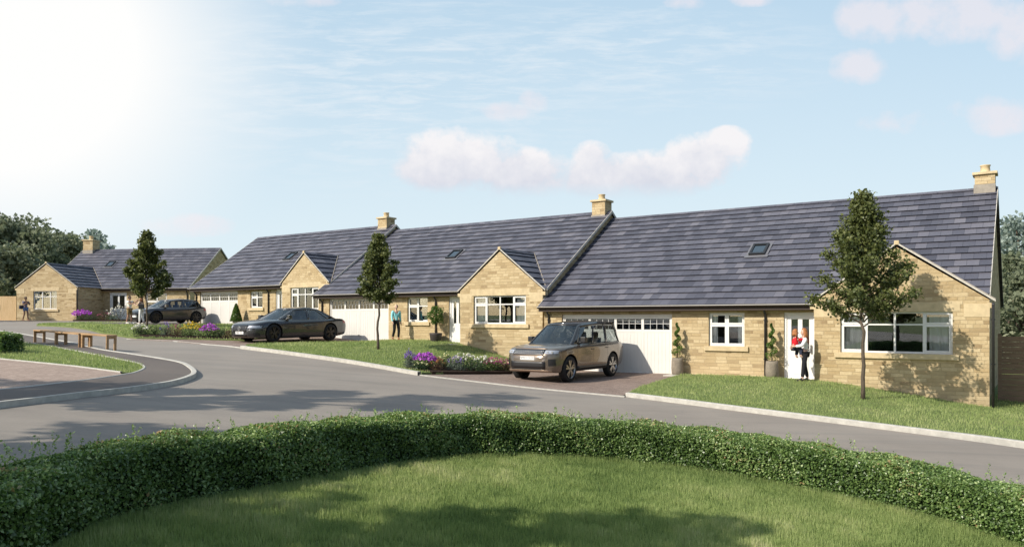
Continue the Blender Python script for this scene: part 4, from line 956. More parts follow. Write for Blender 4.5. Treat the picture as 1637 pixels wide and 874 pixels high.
# ------------------------------------------------------------------ trees
def street_tree(label,x,y,h,rad,hb,n,leaf,seed,prof=None):
    rs=np.random.default_rng(seed); z=G(x,y)+.07; T=thing('street_tree',label,'tree',(x,y,z),0,'young street trees on the verges')
    tr=MB(); pts=[(0,0,-.1)]; k=7; wob=rs.normal(0,.02,(k,2))
    for i in range(1,k+1): f=i/k; pts.append((wob[i-1,0]*f*2,wob[i-1,1]*f*2,hb*1.05*f))
    r0=.034+h*.0035; tr.tube(pts,[r0*1.25]+[r0*(1-.35*i/k) for i in range(k)],10); top=Vector(pts[-1]); tips=[]; nb=44
    prof=prof or [(0,.45),(.12,.85),(.3,1.0),(.5,.80),(.7,.52),(.85,.34),(1,.06)]
    env=lambda f: rad*float(np.interp(f,[p[0] for p in prof],[p[1] for p in prof]))
    lead=[top,Vector((.05,.02,hb+(h-hb)*.4)),Vector((-.03,.04,hb+(h-hb)*.75)),Vector((.02,0,h*.99))]; tr.tube(lead,[r0*.6,r0*.42,r0*.25,.008],8)
    for i in range(nb):
        f=(i+.5)/nb; a=i*2.399+rs.normal(0,.3); f2=min(1,f+.06+.12*rs.random()); R_=env(f2)*(.62+.5*rs.random()); zb=hb*.96+(h-hb)*f*.72; ze=hb+(h-hb)*f2*.97
        b=Vector((math.cos(a)*.02,math.sin(a)*.02,zb)); e=Vector((math.cos(a)*R_,math.sin(a)*R_,max(ze,zb+.1))); m=(b+e)/2+Vector((rs.normal(0,.05),rs.normal(0,.05),-.04*h*.1)); tr.tube([b,m,e],[.022,.014,.005],6)
        tips+= [(m,.55),(b.lerp(e,.75),.8),(e,1.0)]
    tr.build('trunk',M['bark'],T)
    P=[];N=[];RV=[]
    for i in range(n):
        t,q=tips[int(rs.integers(len(tips)))]; s=rad*.19*(.4+1.2*rs.random()); d=rs.normal(size=3); d/=np.linalg.norm(d); p=np.array(t)+d*s*rs.random()**.45*np.array([1,1,.8])
        if p[2]<hb*.88: continue
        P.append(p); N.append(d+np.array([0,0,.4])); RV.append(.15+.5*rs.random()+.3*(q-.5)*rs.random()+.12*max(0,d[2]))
    N=np.array(N); N/=np.linalg.norm(N,axis=1)[:,None]; leaves('crown',P,N,leaf,M['tleaf'],T,.75,.35,.3,np.array(RV)); return T
street_tree('tall young street tree on the lawn in front of the near bay window',9.43,20.55,5.5,1.22,2.0,21000,.08,5,[(0,.55),(.1,.95),(.28,1.05),(.45,.84),(.6,.64),(.8,.38),(1,.05)])
street_tree('slim street tree on the middle lawn between the saloon car and the man in blue',-5.12,29.3,4.35,.90,1.75,14000,.095,8)
street_tree('round headed street tree on the far lawn beside the two people talking',-17.75,37.2,4.6,.98,1.3,12000,.12,12,[(0,.55),(.15,.95),(.35,1.0),(.55,.85),(.75,.55),(.9,.3),(1,.06)])
def big_tree(name,label,x,y,h,rx,n,leaf,seed,mat='bgleaf',group='mature trees behind the bungalows',base=.12,z=None,nl=26,op=.30):
    rs=np.random.default_rng(seed); z=G(min(max(x,-90),90),min(y,130))-.15 if z is None else z; T=thing(name,label,'tree',(x,y,z),0,group); tr=MB()
    tr.tube([(0,0,-.3),(.1,0,h*.18),(.0,.15,h*.4),(.1,.1,h*.75)],[h*.035,h*.026,h*.018,h*.006],10); cl=[]
    for i in range(nl):
        f=(i+.5)/nl; a=i*2.4+rs.normal(0,.4); zz=h*(base+(1-base)*f*.94); env=math.sin(PI*min(1,.16+.80*f))**.75; R_=rx*env*(.45+.6*rs.random()); 
        c=Vector((math.cos(a)*R_,math.sin(a)*R_,zz)); cl.append((c,rx*(.20+.17*rs.random()))); tr.tube([(0,0,min(zz*.62,h*.55)),c*.55+Vector((0,0,zz*.35)),c],[h*.012,h*.007,.02],6)
    tr.build('trunk',M['bark'],T); P=[];N=[];RV=[]
    cr_=rs.integers(0,len(cl),n); d=rs.normal(size=(n,3)); d/=np.linalg.norm(d,axis=1)[:,None]; rr=rs.random(n)**op
    for i in range(n):
        c,s=cl[cr_[i]]; w=1+.35*math.sin(d[i,0]*7+cr_[i])*math.cos(d[i,2]*6); p=np.array(c)+d[i]*s*rr[i]*w*np.array([1.15,1.15,.8]); P.append(p); N.append(d[i]+np.array([0,0,.3])); RV.append(.1+.55*rs.random()+.25*rr[i]*rs.random()+(cr_[i]%5)*.03)
    N=np.array(N); N/=np.linalg.norm(N,axis=1)[:,None]; leaves('crown',P,N,leaf,M[mat],T,.8,.3,.3,np.array(RV)); return T
def X_(px,Y): return (px-818.5)/1223*Y
# left background group
big_tree('mature_tree','big spreading tree at the far left edge behind the timber gate',X_(22,74),74,9.8,5.6,17000,.33,21)
big_tree('mature_tree','dark tree rising directly behind the left gable apex',X_(92,80),80,9.0,4.4,11000,.34,22)
big_tree('mature_tree','bushy tree low behind the timber gate at the left edge',X_(5,66),66,6.2,4.6,7000,.38,23)
big_tree('mature_tree','pale distant tree showing above the ridge right of the far left chimney',X_(152,105),105,12.2,3.4,2500,.55,24,'bgleaf2',op=.45)
big_tree('mature_tree','rounded tree between the far left gable and its chimney',X_(118,90),90,9.6,3.8,7000,.38,25)
big_tree('mature_tree','tall tree outside the left edge of the photo',X_(-45,72),72,9.6,5.0,9000,.36,26)
# right background group
big_tree('mature_tree','hazy tall tree behind the right gable wall, tops level with the roof',X_(1632,52),52,10.0,3.0,6000,.30,31,'bgleaf2')
big_tree('mature_tree','green leafy tree low behind the brown fence at the right edge',X_(1640,38),38,5.2,2.4,7000,.22,32)
big_tree('mature_tree','bushy tree just behind the right corner of the near bungalow',X_(1618,44),44,6.8,2.2,5000,.26,33)
big_tree('mature_tree','tall tree beyond the right edge of the photo',X_(1720,55),55,9.5,4.0,5000,.32,34,'bgleaf2')
# trees standing behind and left of the viewer; they cast the long shadows over road and lawn
for i,(x,y,h,rx,lab) in enumerate([(-12.2,1.0,8.6,2.7,'tree behind the viewer shading the left of the round lawn'),(-14.2,10.0,12.0,1.7,'tall narrow tree left of the viewer shading the road in front of the driveway'),(-13.6,5.2,9.4,2.0,'tree left of the viewer shading the road just behind the hedge'),(-5.8,-1.4,12.5,2.3,'tall tree behind the viewer shading the right of the hedge'),(-17.9,9.2,8.2,2.1,'tree added beside the parking court in place of an unseen house, shading the tarmac path'),(-24,21.5,7.2,2.6,'small tree behind the left hedge shading the benches'),(-6.3,3.0,7.0,1.5,'small tree left of the viewer shading the middle of the lawn'),(-42.5,49.0,8.0,2.6,'tree outside the left edge dappling the far left gable with shade')]):  # parking court tree is added to shade the path for an unseen house
    big_tree('garden_tree',lab,x,y,h,rx,3600,.26,50+i,'tleaf','trees behind the viewer',.30,nl=20)

# ------------------------------------------------------------------ planters and shrubs
def pot(parent,prof,mat,z0=0,name='pot'):
    m=MB(); m.lathe(prof,26,(0,0,z0)); m.face([(prof[0][0]*math.cos(2*PI*k/26),prof[0][0]*math.sin(2*PI*k/26),z0+prof[0][1]) for k in range(26)][::-1]); o=m.build(name,mat,parent)
    s=MB(); r=prof[-1][0]; zz=z0+prof[-1][1]; s.face([(r*math.cos(2*PI*k/26),r*math.sin(2*PI*k/26),zz) for k in range(26)]); s.build('soil',M['soil'],parent); return o
def leafball(name,parent,f,n,size,mat,rv=None):
    P=[];N=[]
    for i in range(n): p,nn=f(i/n); P.append(p);N.append(nn)
    N=np.array(N,float); N/=np.linalg.norm(N,axis=1)[:,None]+1e-9; return leaves(name,P,N,size,mat,parent,.65,.35,.25,rv)
def spiral(label,x,y,z,h=1.15):
    T=thing('potted_topiary',label,'potted plant',(x,y,z),0,'spiral topiaries by the near front door')
    pot(T,[(.15,0),(.19,.03),(.205,.25),(.195,.48),(.185,.58),(.165,.585),(.155,.52)],M['pot']); m=MB(); m.tube([(0,0,.5),(0,0,.58+h)],[.02,.008],8); m.build('stem',M['bark'],T)
    def f(u):
        s=random.random()**.8; a=s*2*PI*3.6; R_=.16*(1-s)+.035; tube=.095*(1-s)+.035; c=np.array([math.cos(a)*R_*.62,math.sin(a)*R_*.62,.63+h*s]); d=np.array([random.gauss(0,1) for _ in range(3)]); d/=np.linalg.norm(d)
        return c+d*tube*(.6+.4*random.random()),d
    leafball('foliage',T,f,2600,.038,M['topiary']); return T
p_=row(-4.02,-.34); spiral('spiral topiary in a tall stone planter right beside the near garage door',p_[0],p_[1],G(*p_)+.03)
p_=row(-.80,-.36); spiral('spiral topiary in a tall stone planter immediately left of the near front door',p_[0],p_[1],.013)
p_=row(-15.15,-.45,.45); T=thing('potted_topiary','ball shaped tree in a dark pot by the middle bungalow door','potted plant',(p_[0],p_[1],.893))
pot(T,[(.19,0),(.22,.03),(.27,.40),(.28,.46),(.25,.465),(.24,.42)],M['potdark']); m=MB(); m.tube([(0,0,.4),(.01,0,1.0),(0,0,1.5)],[.035,.025,.015],8); m.build('stem',M['bark'],T)
def fb(u):
    d=np.array([random.gauss(0,1) for _ in range(3)]); d/=np.linalg.norm(d); w=1+.25*math.sin(d[0]*6)*math.cos(d[2]*5)
    return np.array([0,0,1.22])+d*np.array([.36,.36,.42])*w*(.6+.4*random.random()),d
leafball('foliage',T,fb,2600,.05,M['topiary'],.1+.6*rng.random(2600))
p_=row(-30.1,-.5,1.33); T=thing('potted_topiary','small clipped cone bush in a white pot beside the third garage','potted plant',(p_[0],p_[1],G(*p_)+.0))
pot(T,[(.14,0),(.17,.02),(.20,.26),(.17,.27)],M['slab'])
leafball('foliage',T,lambda u:(lambda s,a:(np.array([math.cos(a)*(.30*(1-s)**.8+.02),math.sin(a)*(.30*(1-s)**.8+.02),.27+.95*s]),np.array([math.cos(a),math.sin(a),.3])))(random.random()**1.4,random.random()*6.28),4500,.06,M['topiary'])
def m_flower(name,c): return m_leaf(name,[(0,tuple(x*.6 for x in c)),(1,tuple(min(1,x*1.25) for x in c))],.2,.6,.2)
FL={'purple':m_flower('purple_flower',(.55,.16,.62)),'lilac':m_flower('lavender_flower',(.28,.20,.48)),'white':m_flower('white_flower',(.80,.78,.68)),'yellow':m_flower('yellow_flower',(.75,.58,.10)),'pink':m_flower('pink_flower',(.50,.16,.26)),'rust':m_flower('rust_flower',(.42,.20,.10)),'cream':m_flower('cream_flower',(.75,.72,.42))}
GR={'mid':m_leaf('shrub_leaf',[(0,(.02,.045,.012)),(.5,(.05,.095,.025)),(1,(.13,.18,.05))],.2),'grey':m_leaf('grey_shrub_leaf',[(0,(.05,.07,.05)),(.5,(.11,.14,.10)),(1,(.20,.24,.19))],.2),'dark':m_leaf('dark_shrub_leaf',[(0,(.012,.03,.012)),(.5,(.028,.06,.02)),(1,(.07,.10,.04))],.2),'brown':m_leaf('bronze_shrub_leaf',[(0,(.05,.025,.018)),(.5,(.12,.07,.04)),(1,(.22,.16,.08))],.2)}
def shrub(label,x,y,r,h,g,fl=None,nf=0,n=900,fs=.05,tall=False,group=None,spread=1.0,z=None,name=None):
    z=G(x,y)+.08 if z is None else z; T=thing(name or ('flowering_shrub' if fl else 'shrub'),label,'shrub',(x,y,z),random.random()*6,group)
    st=MB()
    for i in range(7): a=i*.9; st.tube([(0,0,-.02),(math.cos(a)*r*.5,math.sin(a)*r*.5,h*.75)],[.014,.006],5)
    st.build('stem',M['bark'],T); P=[];N=[]
    for i in range(n):
        d=np.array([random.gauss(0,1) for _ in range(3)]); d/=np.linalg.norm(d); d[2]=abs(d[2]); w=1+.22*math.sin(d[0]*8+x)*math.cos(d[1]*7); q=random.random()**.35
        P.append(d*np.array([r,r,h*.92])*w*q+np.array([0,0,.02])); N.append(d)
    leaves('foliage',P,np.array(N),.055 if not tall else .075,GR[g],T,.45 if not tall else .2,.35,.25)
    if fl:
        P=[];N=[]
        for i in range(nf):
            a=random.random()*2*PI; q=random.random()**.5; hh=h*(1.0-.45*q*q)*(.92+.22*random.random()); c=np.array([math.cos(a)*r*q*spread,math.sin(a)*r*q*spread,hh+.03])
            k=7 if not tall else 9
            for j in range(k):
                e=np.array([random.gauss(0,1),random.gauss(0,1),random.gauss(0,1)*(2.6 if tall else .8)]); P.append(c+e*fs*.33); N.append((0.2*random.gauss(0,1),-.3,1))
        leaves('flowers',P,np.array(N,float),fs,FL[fl],T,.9,.4,.3)
    return T
GB='plants in the flower bed by the near driveway'; GC='plants in the flower bed beside the saloon car'; GD='plants in front of the far left bungalow'
def W_(px,Y): return X_(px,Y),Y
for px_,Y,r,h,g,fl,nf,fs,tall,lab in [
 (655,24.45,.22,.44,'grey','lilac',46,.035,True,'lavender with violet spikes at the left end of the near flower bed'),
 (679,24.55,.40,.44,'mid','purple',90,.06,False,'bright magenta flowering bush next to the lavender'),
 (672,24.05,.25,.22,'dark','cream',10,.035,False,'low dark plant in front of the magenta bush'),
 (697,24.5,.32,.34,'brown','rust',34,.04,False,'bronze leaved shrub right of the magenta bush'),
 (712,25.6,.30,.42,'mid','cream',22,.04,False,'cream flowered plant behind the rounded lavender mound'),
 (728,24.9,.28,.42,'grey','lilac',24,.03,True,'rounded grey lavender mound in the middle of the near flower bed'),
 (743,26.0,.38,.48,'mid','white',26,.06,False,'bush with large white blooms behind the lavender mound'),
 (757,25.3,.36,.38,'dark',None,0,.04,False,'dark leafy shrub in the middle of the near flower bed'),
 (772,26.0,.34,.42,'mid','white',24,.05,False,'leafy bush dotted with small white flowers'),
 (787,26.2,.33,.40,'mid','pink',44,.045,False,'pink heather like bush near the off-road car'),
 (805,26.5,.34,.36,'brown','pink',22,.04,False,'reddish bronze shrub at the right end of the near flower bed'),
 (818,26.6,.30,.36,'dark','cream',8,.035,False,'dark green shrub touching the front of the off-road car')]:
    x,y=W_(px_,Y); shrub(lab,x,y,r,h,g,fl,nf,700,fs,tall,GB)
for px_,Y,r,h,g,fl,nf,fs,tall,lab in [
 (224,33.3,.34,.40,'dark','white',40,.05,False,'dark shrub dusted with white flowers at the left end of the far bed'),
 (247,33.6,.42,.48,'mid',None,0,.05,False,'plain mid green shrub left of the grey spiky plant'),
 (266,33.5,.28,.50,'grey','lilac',14,.035,True,'upright grey spiky plant in the far bed'),
 (283,33.5,.40,.46,'brown','pink',16,.04,False,'bronze shrub left of the yellow bush'),
 (306,33.5,.46,.54,'mid','yellow',60,.055,False,'yellow flowering bush in the far bed'),
 (334,33.5,.42,.50,'mid','purple',70,.06,False,'magenta flowering bush in the far bed beside the yellow bush'),
 (352,33.6,.36,.44,'dark',None,0,.04,False,'dark green shrub right of the magenta bush in the far bed'),
 (370,33.6,.40,.44,'brown','cream',12,.04,False,'brownish shrub just in front of the saloon car nose')]:
    x,y=W_(px_,Y); shrub(lab,x,y,r,h,g,fl,nf,700,fs,tall,GC)
for px_,Y,r,h,g,fl,nf,fs,tall,lab in [
 (131,54.2,.62,.62,'mid','purple',60,.10,False,'magenta bush at the corner of the far left gable'),
 (151,54.2,.60,.45,'dark',None,0,.05,False,'low dark hedge plant in front of the far left side wall'),
 (166,54.2,.45,.50,'brown','pink',12,.07,False,'bronze plant with pink heads by the far left porch'),
 (180,54.2,.45,.50,'mid','white',10,.07,False,'green plant with a few white blooms by the far left porch'),
 (191,53.4,.85,.95,'grey','white',34,.07,False,'large rounded blue grey bush with white flowers left of the curly haired man')]:
    x,y=W_(px_,Y); shrub(lab,x,y,r,h,g,fl,nf,600,fs,tall,GD)

# ------------------------------------------------------------------ benches, fences
def bench(label,a,b,legs,w=.40,h=.45):
    a=Vector(a);b=Vector(b); d=b-a; L=d.length; za,zb=G(*a)+.085,G(*b)+.085; T=thing('timber_bench',label,'bench',((a.x+b.x)/2,(a.y+b.y)/2,(za+zb)/2),math.atan2(d.y,d.x),'timber benches by the path'); T.rotation_euler[1]=-math.atan2(zb-za,L)
    m=MB(); 
    for k in range(3): y=-w/2+k*w/3; m.box(-L/2,L/2,y+.004,y+w/3-.004,h-.045,h)
    m.build('seat',M['bench'],T,bevel=.006)
    for f in legs:
        x=-L/2+L*f; m=MB(); x0=max(-L/2+.01,x-.045); x1=min(L/2-.01,x+.045); 
        m.box(x0,x1,-w/2+.015,-w/2+.105,-.05,h-.047); m.box(x0,x1,w/2-.105,w/2-.015,-.05,h-.047); m.box(x0+.012,x1-.012,-w/2+.106,w/2-.106,h-.13,h-.05); m.build('leg',M['bench'],T,bevel=.006)
    return T
bench('long timber bench nearer the left hedge, legs at both ends and the middle',(-17.3,28.0),(-14.15,25.35),(0,.5,1),.42,.46)
bench('shorter timber bench at the right end of the pair',(-14.08,25.28),(-12.95,24.75),(.02,1),.40,.46)
def fence_v(label):
    x0,x1,Y=-46.5,-36.15,55.8; T=thing('timber_gate',label,'fence',((x0+x1)/2,Y,G(-40,55.8))); L=x1-x0; m=MB(); n=int(L/.15)
    m_=MB()
    for i in range(n):
        a=-L/2+L*i/n; mm=m_ if a>L/2-1.35 else m; mm.box(a+.004,a+L/n-.004,-.02,.0,-.1,1.75)
    m.box(-L/2,L/2-1.4,.001,.05,.25,.34); m.box(-L/2,L/2-1.4,.001,.05,1.4,1.49); m.build('boards',M['fence'],T); m_.box(L/2-1.3,L/2-.03,.001,.05,.25,.34); m_.box(L/2-1.3,L/2-.03,.001,.05,1.4,1.49); g=m_.build('gate_leaf',M['fence'],T)
    h=MB(); h.box(L/2-1.26,L/2-1.21,-.05,-.021,.75,1.15); h.build('latch',M['black'],g)
    for x in (-L/2+.0,L/2-1.42,-L/2+3,-L/2+6): q=MB(); q.box(x-.05,x+.05,-.035,.07,-.2,1.82); q.build('post',M['fence'],T)
fence_v('pale vertical board fence and gate at the left edge beside the far left gable')
def fence_h(label,pos,rz,L,h,z0):
    T=thing('garden_fence',label,'fence',(pos[0],pos[1],z0),rz); n=int(L/1.85); m=MB()
    k=int(h/.125)
    for i in range(n):
        a=i*L/n; b=a+L/n; 
        m=MB(); dz=-.10*i
        for j in range(k): m.box(a+.05,b-.05,-.015+(j%2)*.008,.015+(j%2)*.008,-.5+j*(h+.5)/k+dz,-.5+(j+.94)*(h+.5)/k+dz)
        m.build('panel',M['fence2'],T)
        q=MB(); q.box(a-.05,a+.05,-.05,.05,-.7,h+.07+dz); q.build('post',M['fence2'],T)
fp=row(5.32,2.1); fence_h('brown horizontal board fence right of the near bungalow',fp,ROT,9.3,1.78,-.35)
# ------------------------------------------------------------------ people (local: faces +x, left is +y, feet at z=0)
M['skin_l']=plain('light_skin',(.55,.36,.27),.55,.35); M['skin_m']=plain('tan_skin',(.38,.22,.15),.55,.35); M['skin_d']=plain('brown_skin',(.20,.11,.07),.55,.35)
M['eye']=plain('eye',(.03,.02,.02),.2,.6); M['lip']=plain('lip',(.40,.16,.14),.5,.4)
def cloth(n,c): return plain(n,c,.85,.2,var=.12,scale=14,bump=.3)
def skinmesh(name,nodes,edges,root=0,sub=2):
    """nodes: list of (x,y,z,rx,ry)"""
    me=bpy.data.meshes.new(name); me.from_pydata([n[:3] for n in nodes],edges,[]); o=bpy.data.objects.new(name,me); COL.objects.link(o)
    sk=o.modifiers.new('s','SKIN'); sk.use_smooth_shade=True; sk.branch_smoothing=.6; su=o.modifiers.new('u','SUBSURF'); su.levels=sub; su.render_levels=sub
    if not me.skin_vertices: me.skin_vertices.new()
    for i,n in enumerate(nodes):
        v=me.skin_vertices[0].data[i]; v.radius=(n[3],n[4] if len(n)>4 else n[3]); v.use_root=(i==root)
    bpy.context.view_layer.update(); dg=bpy.context.evaluated_depsgraph_get(); m2=bpy.data.meshes.new_from_object(o.evaluated_get(dg)); bpy.data.objects.remove(o); return m2
def join(name,meshes,mats,parent=None):
    bm=bmesh.new(); 
    for me,mi in meshes:
        b=len(bm.faces); bm.from_mesh(me); bm.faces.ensure_lookup_table()
        for f in bm.faces[b:]:
            f.smooth=True
            if mi is not None: f.material_index=mi
    me=bpy.data.meshes.new(name); bm.to_mesh(me); bm.free()
    for m in mats: me.materials.append(m)
    o=bpy.data.objects.new(name,me); return link(o,parent)
def mbmesh(mb):
    me=bpy.data.meshes.new('t'); me.from_pydata(mb.v,[],mb.f); me.polygons.foreach_set('material_index',mb.mi); me.update(); return me
def head(c,yaw,pitch=0,s=1.0,mb=None):
    mb=mb or MB(); Rm=Matrix.Rotation(yaw,3,'Z')@Matrix.Rotation(pitch,3,'Y'); c=Vector(c); P=[]
    for i in range(17):
        th=PI*i/16; z=math.cos(th); r=math.sin(th); row_=[]
        for k in range(25):
            a=2*PI*k/24; x=math.cos(a)*r; y=math.sin(a)*r
            jaw=1-.28*max(0,-z)**1.2; X=x*.096*(jaw if x<0 else 1-.12*max(0,-z))+(.012 if z<0 and x>0 else 0); Y=y*.075*jaw; Z=z*.118
            if x>.3: X-=.006*math.exp(-((z-.12)/.12)**2)
            nb=math.exp(-(y/.17)**2)*(.022*math.exp(-((z+.12)/.13)**2)+.010*math.exp(-((z-.05)/.14)**2)) if x>0 else 0
            ch=math.exp(-(y/.4)**2)*.010*math.exp(-((z+.85)/.15)**2) if x>0 else 0
            row_.append(c+Rm@(Vector((X+nb+ch,Y,Z))*s))
        P.append(row_)
    mb.grid(P,flip=True)
    for sg in (1,-1):
        e=c+Rm@(Vector((.081,sg*.031,.012))*s); mb.lathe([(.001,.011*s),(.009*s,.006*s),(.012*s,0),(.009*s,-.006*s),(.001,-.011*s)],10,e,'z',1)
        q=MB(); ear=[c+Rm@(Vector((-.002+.004*math.cos(a),sg*(.074+.012*abs(math.sin(a/2))),-.005+.03*math.sin(a)))*s) for a in [2*PI*k/10 for k in range(11)]]; mb.tube(ear,.008*s,6)
    l=[c+Rm@(Vector((.090-.004*abs(k),k*.011,-.052))*s) for k in (-2,-1,0,1,2)]; mb.tube(l,[.002*s,.005*s,.006*s,.005*s,.002*s],6,2); return mb
def hand(mb,w,d,side,curl=.5,s=1.0,palm=None):
    """w wrist, d direction of the hand, side: unit towards the thumb"""
    w=Vector(w); d=Vector(d).normalized(); t=Vector(side); t=(t-d*t.dot(d)).normalized(); n=d.cross(t)
    mb.tube([w-d*.02,w+d*.03*s,w+d*.085*s],[.024*s,.036*s,.036*s],8)
    for k,(o,L) in enumerate(((.030,.068),(.010,.078),(-.010,.072),(-.029,.056))):
        a=w+d*.075*s+t*o*s; p=[a]; dd=d.copy()
        for j in range(3): dd=(dd+n*curl*.45*(1 if palm is None else palm)).normalized(); p.append(p[-1]+dd*L*s*(.42,.33,.25)[j])
        mb.tube(p,[.0095*s,.009*s,.008*s,.006*s],6)
    a=w+d*.03*s+t*.028*s; mb.tube([a,a+(d*.5+t*.8).normalized()*.035*s,a+(d*.8+t*.6).normalized()*.065*s,a+(d*.95+t*.35+n*.2*curl).normalized()*.085*s],[.013*s,.011*s,.009*s,.007*s],6)
def person(label,loc,rz,J,H,skin,wear,yaw=0,pitch=0,hair=None,k=1.0,female=False,group=None):
    """J joints: dict of points for a 1.75 m body, k overall scale"""
    D=dict(pel=(0,0,.95),wai=(0,0,1.08),che=(.0,0,1.27),nec=(0,0,1.46),hd=(.015,0,1.60),
      sL=(0,.175,1.40),sR=(0,-.175,1.40),eL=(0,.24,1.12),eR=(0,-.24,1.12),wL=(.05,.25,.87),wR=(.05,-.25,.87),
      hL=(0,.085,.90),hR=(0,-.085,.90),kL=(.01,.10,.49),kR=(.01,-.10,.49),aL=(-.02,.105,.09),aR=(-.02,-.105,.09)); D.update(J)
    sw=.90 if female else 1.0
    for q in ('sL','sR'): D[q]=(D[q][0],D[q][1]*sw,D[q][2])
    V=lambda q:Vector(D[q])*k
    tL=J.get('tL') or (D['aL'][0]+.15,D['aL'][1]+.015,.035); tR=J.get('tR') or (D['aR'][0]+.15,D['aR'][1]-.015,.035)
    K=lambda p,r,r2=None:(p[0],p[1],p[2],r*k,(r2 or r)*k)
    names=['pel','wai','che','nec','hd','sL','eL','wL','sR','eR','wR','hL','kL','aL','hR','kR','aR']
    rad=[.125,.115,.13,.052,.05,.062,.042,.027,.062,.042,.027,.085,.058,.040,.085,.058,.040]
    nodes=[K(V(q),r,(r*.78 if q in('pel','wai','che') else None)) for q,r in zip(names,rad)]; nodes+=[K(Vector(tL)*k,.036),K(Vector(tR)*k,.036)]
    E_=[(0,1),(1,2),(2,3),(3,4),(2,5),(5,6),(6,7),(2,8),(8,9),(9,10),(0,11),(11,12),(12,13),(0,14),(14,15),(15,16),(13,17),(16,18)]
    bodym=skinmesh('b',nodes,E_); mb=MB(); head(V('hd'),yaw,pitch,k*1.0,mb)
    for sd,w,e in (('L','wL','eL'),('R','wR','eR')):
        d=V(w)-V(e); hd=Vector(J['d'+sd]) if 'd'+sd in J else d; hand(mb,V(w),hd,J.get('th'+sd,(1,0,.1)),J.get('curl',.4),k,-1 if sd=='L' else 1)
    O=join('person',[(bodym,0),(mbmesh(mb),None)],[skin,M['eye'],M['lip']]); O.location=loc; O.rotation_euler=(0,0,rz); tag(O,label,'person',group)
    def shell(name,ids,edges,grow,mat,root=0,extra=None,sub=2):
        nn=[]
        for (q,r,r2) in ids: nn.append(K(V(q) if isinstance(q,str) else Vector(q)*k,r+grow,(r2 or r)+grow))
        o=join(name,[(skinmesh(name,nn,edges,root,sub),0)],[mat],O); return o
    mid=lambda a,b,f:tuple(Vector(D[a]).lerp(Vector(D[b]),f))
    if 'top' in wear:
        f=wear.get('sleeve',1.0); low=wear.get('low',0)
        ids=[('pel',.125,.10),('wai',.115,.092),('che',.13,.10),(mid('che','nec',.62),.075,None),('sL',.062,None),('sR',.062,None)]; ed=[(0,1),(1,2),(2,3),(2,4),(2,5)]
        if low: ids[0]=(tuple(Vector(D['pel'])-Vector((0,0,low))),.14,.115)
        if f>=1: ids+=[('eL',.042,None),(mid('eL','wL',.93),.030,None),('eR',.042,None),(mid('eR','wR',.93),.030,None)]; ed+=[(4,6),(6,7),(5,8),(8,9)]
        elif f>0: ids+=[(mid('sL','eL',f),.052,None),(mid('sR','eR',f),.052,None)]; ed+=[(4,6),(5,7)]
        shell('shirt',ids,ed,.016,wear['top'],1)
    if 'legs' in wear:
        f=wear.get('leglen',1.0)
        ids=[('pel',.122,.098),('hL',.085,None),('hR',.085,None)]; ed=[(0,1),(0,2)]
        if f>=1: ids+=[('kL',.060,None),(mid('kL','aL',.9),.045,None),('kR',.060,None),(mid('kR','aR',.9),.045,None)]; ed+=[(1,3),(3,4),(2,5),(5,6)]
        else: ids+=[(mid('hL','kL',f),.075,None),(mid('hR','kR',f),.075,None)]; ed+=[(1,3),(2,4)]
        shell('trousers' if f>=1 else 'shorts',ids,ed,.013,wear['legs'],0)
    if 'shoe' in wear:
        for a,t in (('aL',tL),('aR',tR)):
            A=Vector(D[a]); t=Vector(t); hl=A+Vector((-.05,0,-.045)) if not J.get('tL') else A+(A-t).normalized()*.04
            nn=[K(Vector((hl.x,hl.y,max(hl.z,.04)))*k,.042),K((A*.5+t*.5)*k,.048,.042),K(t*k+Vector((.05,0,0))*k,.036,.03),K(A*k+Vector((0,0,.03)),.044)]
            join('shoe',[(skinmesh('shoe',nn,[(0,1),(1,2),(1,3)],1,2),0)],[wear['shoe']],O)
    if hair:
        c=V('hd'); Rm=Matrix.Rotation(yaw,3,'Z')@Matrix.Rotation(pitch,3,'Y'); hm=MB(); P=[]
        for i in range(13):
            th=PI*.62*i/12; r=[]
            for q in range(25):
                a=2*PI*q/24; x,y,z=math.cos(a)*math.sin(th),math.sin(a)*math.sin(th),math.cos(th)
                lim=1.0 if (x<.35 or z>.62) else .80
                w=1+hair.get('curl',0)*math.sin(q*4.1+i*2.3); r.append(c+Rm@(Vector((x*.108*w*lim-.004,y*.086*w*(1 if lim==1 else .9),z*.133*w+.004))*k))
            P.append(r)
        hm.grid(P,flip=True)
        if hair.get('long'):
            L=hair['long']
            for q in range(15):
                a=PI*.45+PI*1.1*q/14; b=c+Rm@(Vector((math.cos(a)*.088,math.sin(a)*.078,.01))*k); hm.tube([b,b+Vector((-.012,0,-L*.5))*k,b+Vector((-.004,0,-L*(.85+.15*math.sin(q*5))))*k],[.022*k,.024*k,.008*k],7)
        if hair.get('bun'): b=c+Rm@(Vector((-.12,0,.04))*k); hm.lathe([(.001,-.045*k),(.032*k,-.03*k),(.045*k,0),(.032*k,.03*k),(.001,.045*k)],12,b)
        hm.build('hair',hair['mat'],O)
    return O
HR={'ginger':plain('ginger_hair',(.35,.14,.05),.6,.3,var=.25,scale=30),'blond':plain('fair_hair',(.55,.42,.26),.6,.3,var=.2,scale=30),'dark':plain('dark_hair',(.03,.018,.012),.6,.3,var=.3,scale=30),'brown':plain('auburn_hair',(.22,.09,.035),.6,.3,var=.2,scale=30)}
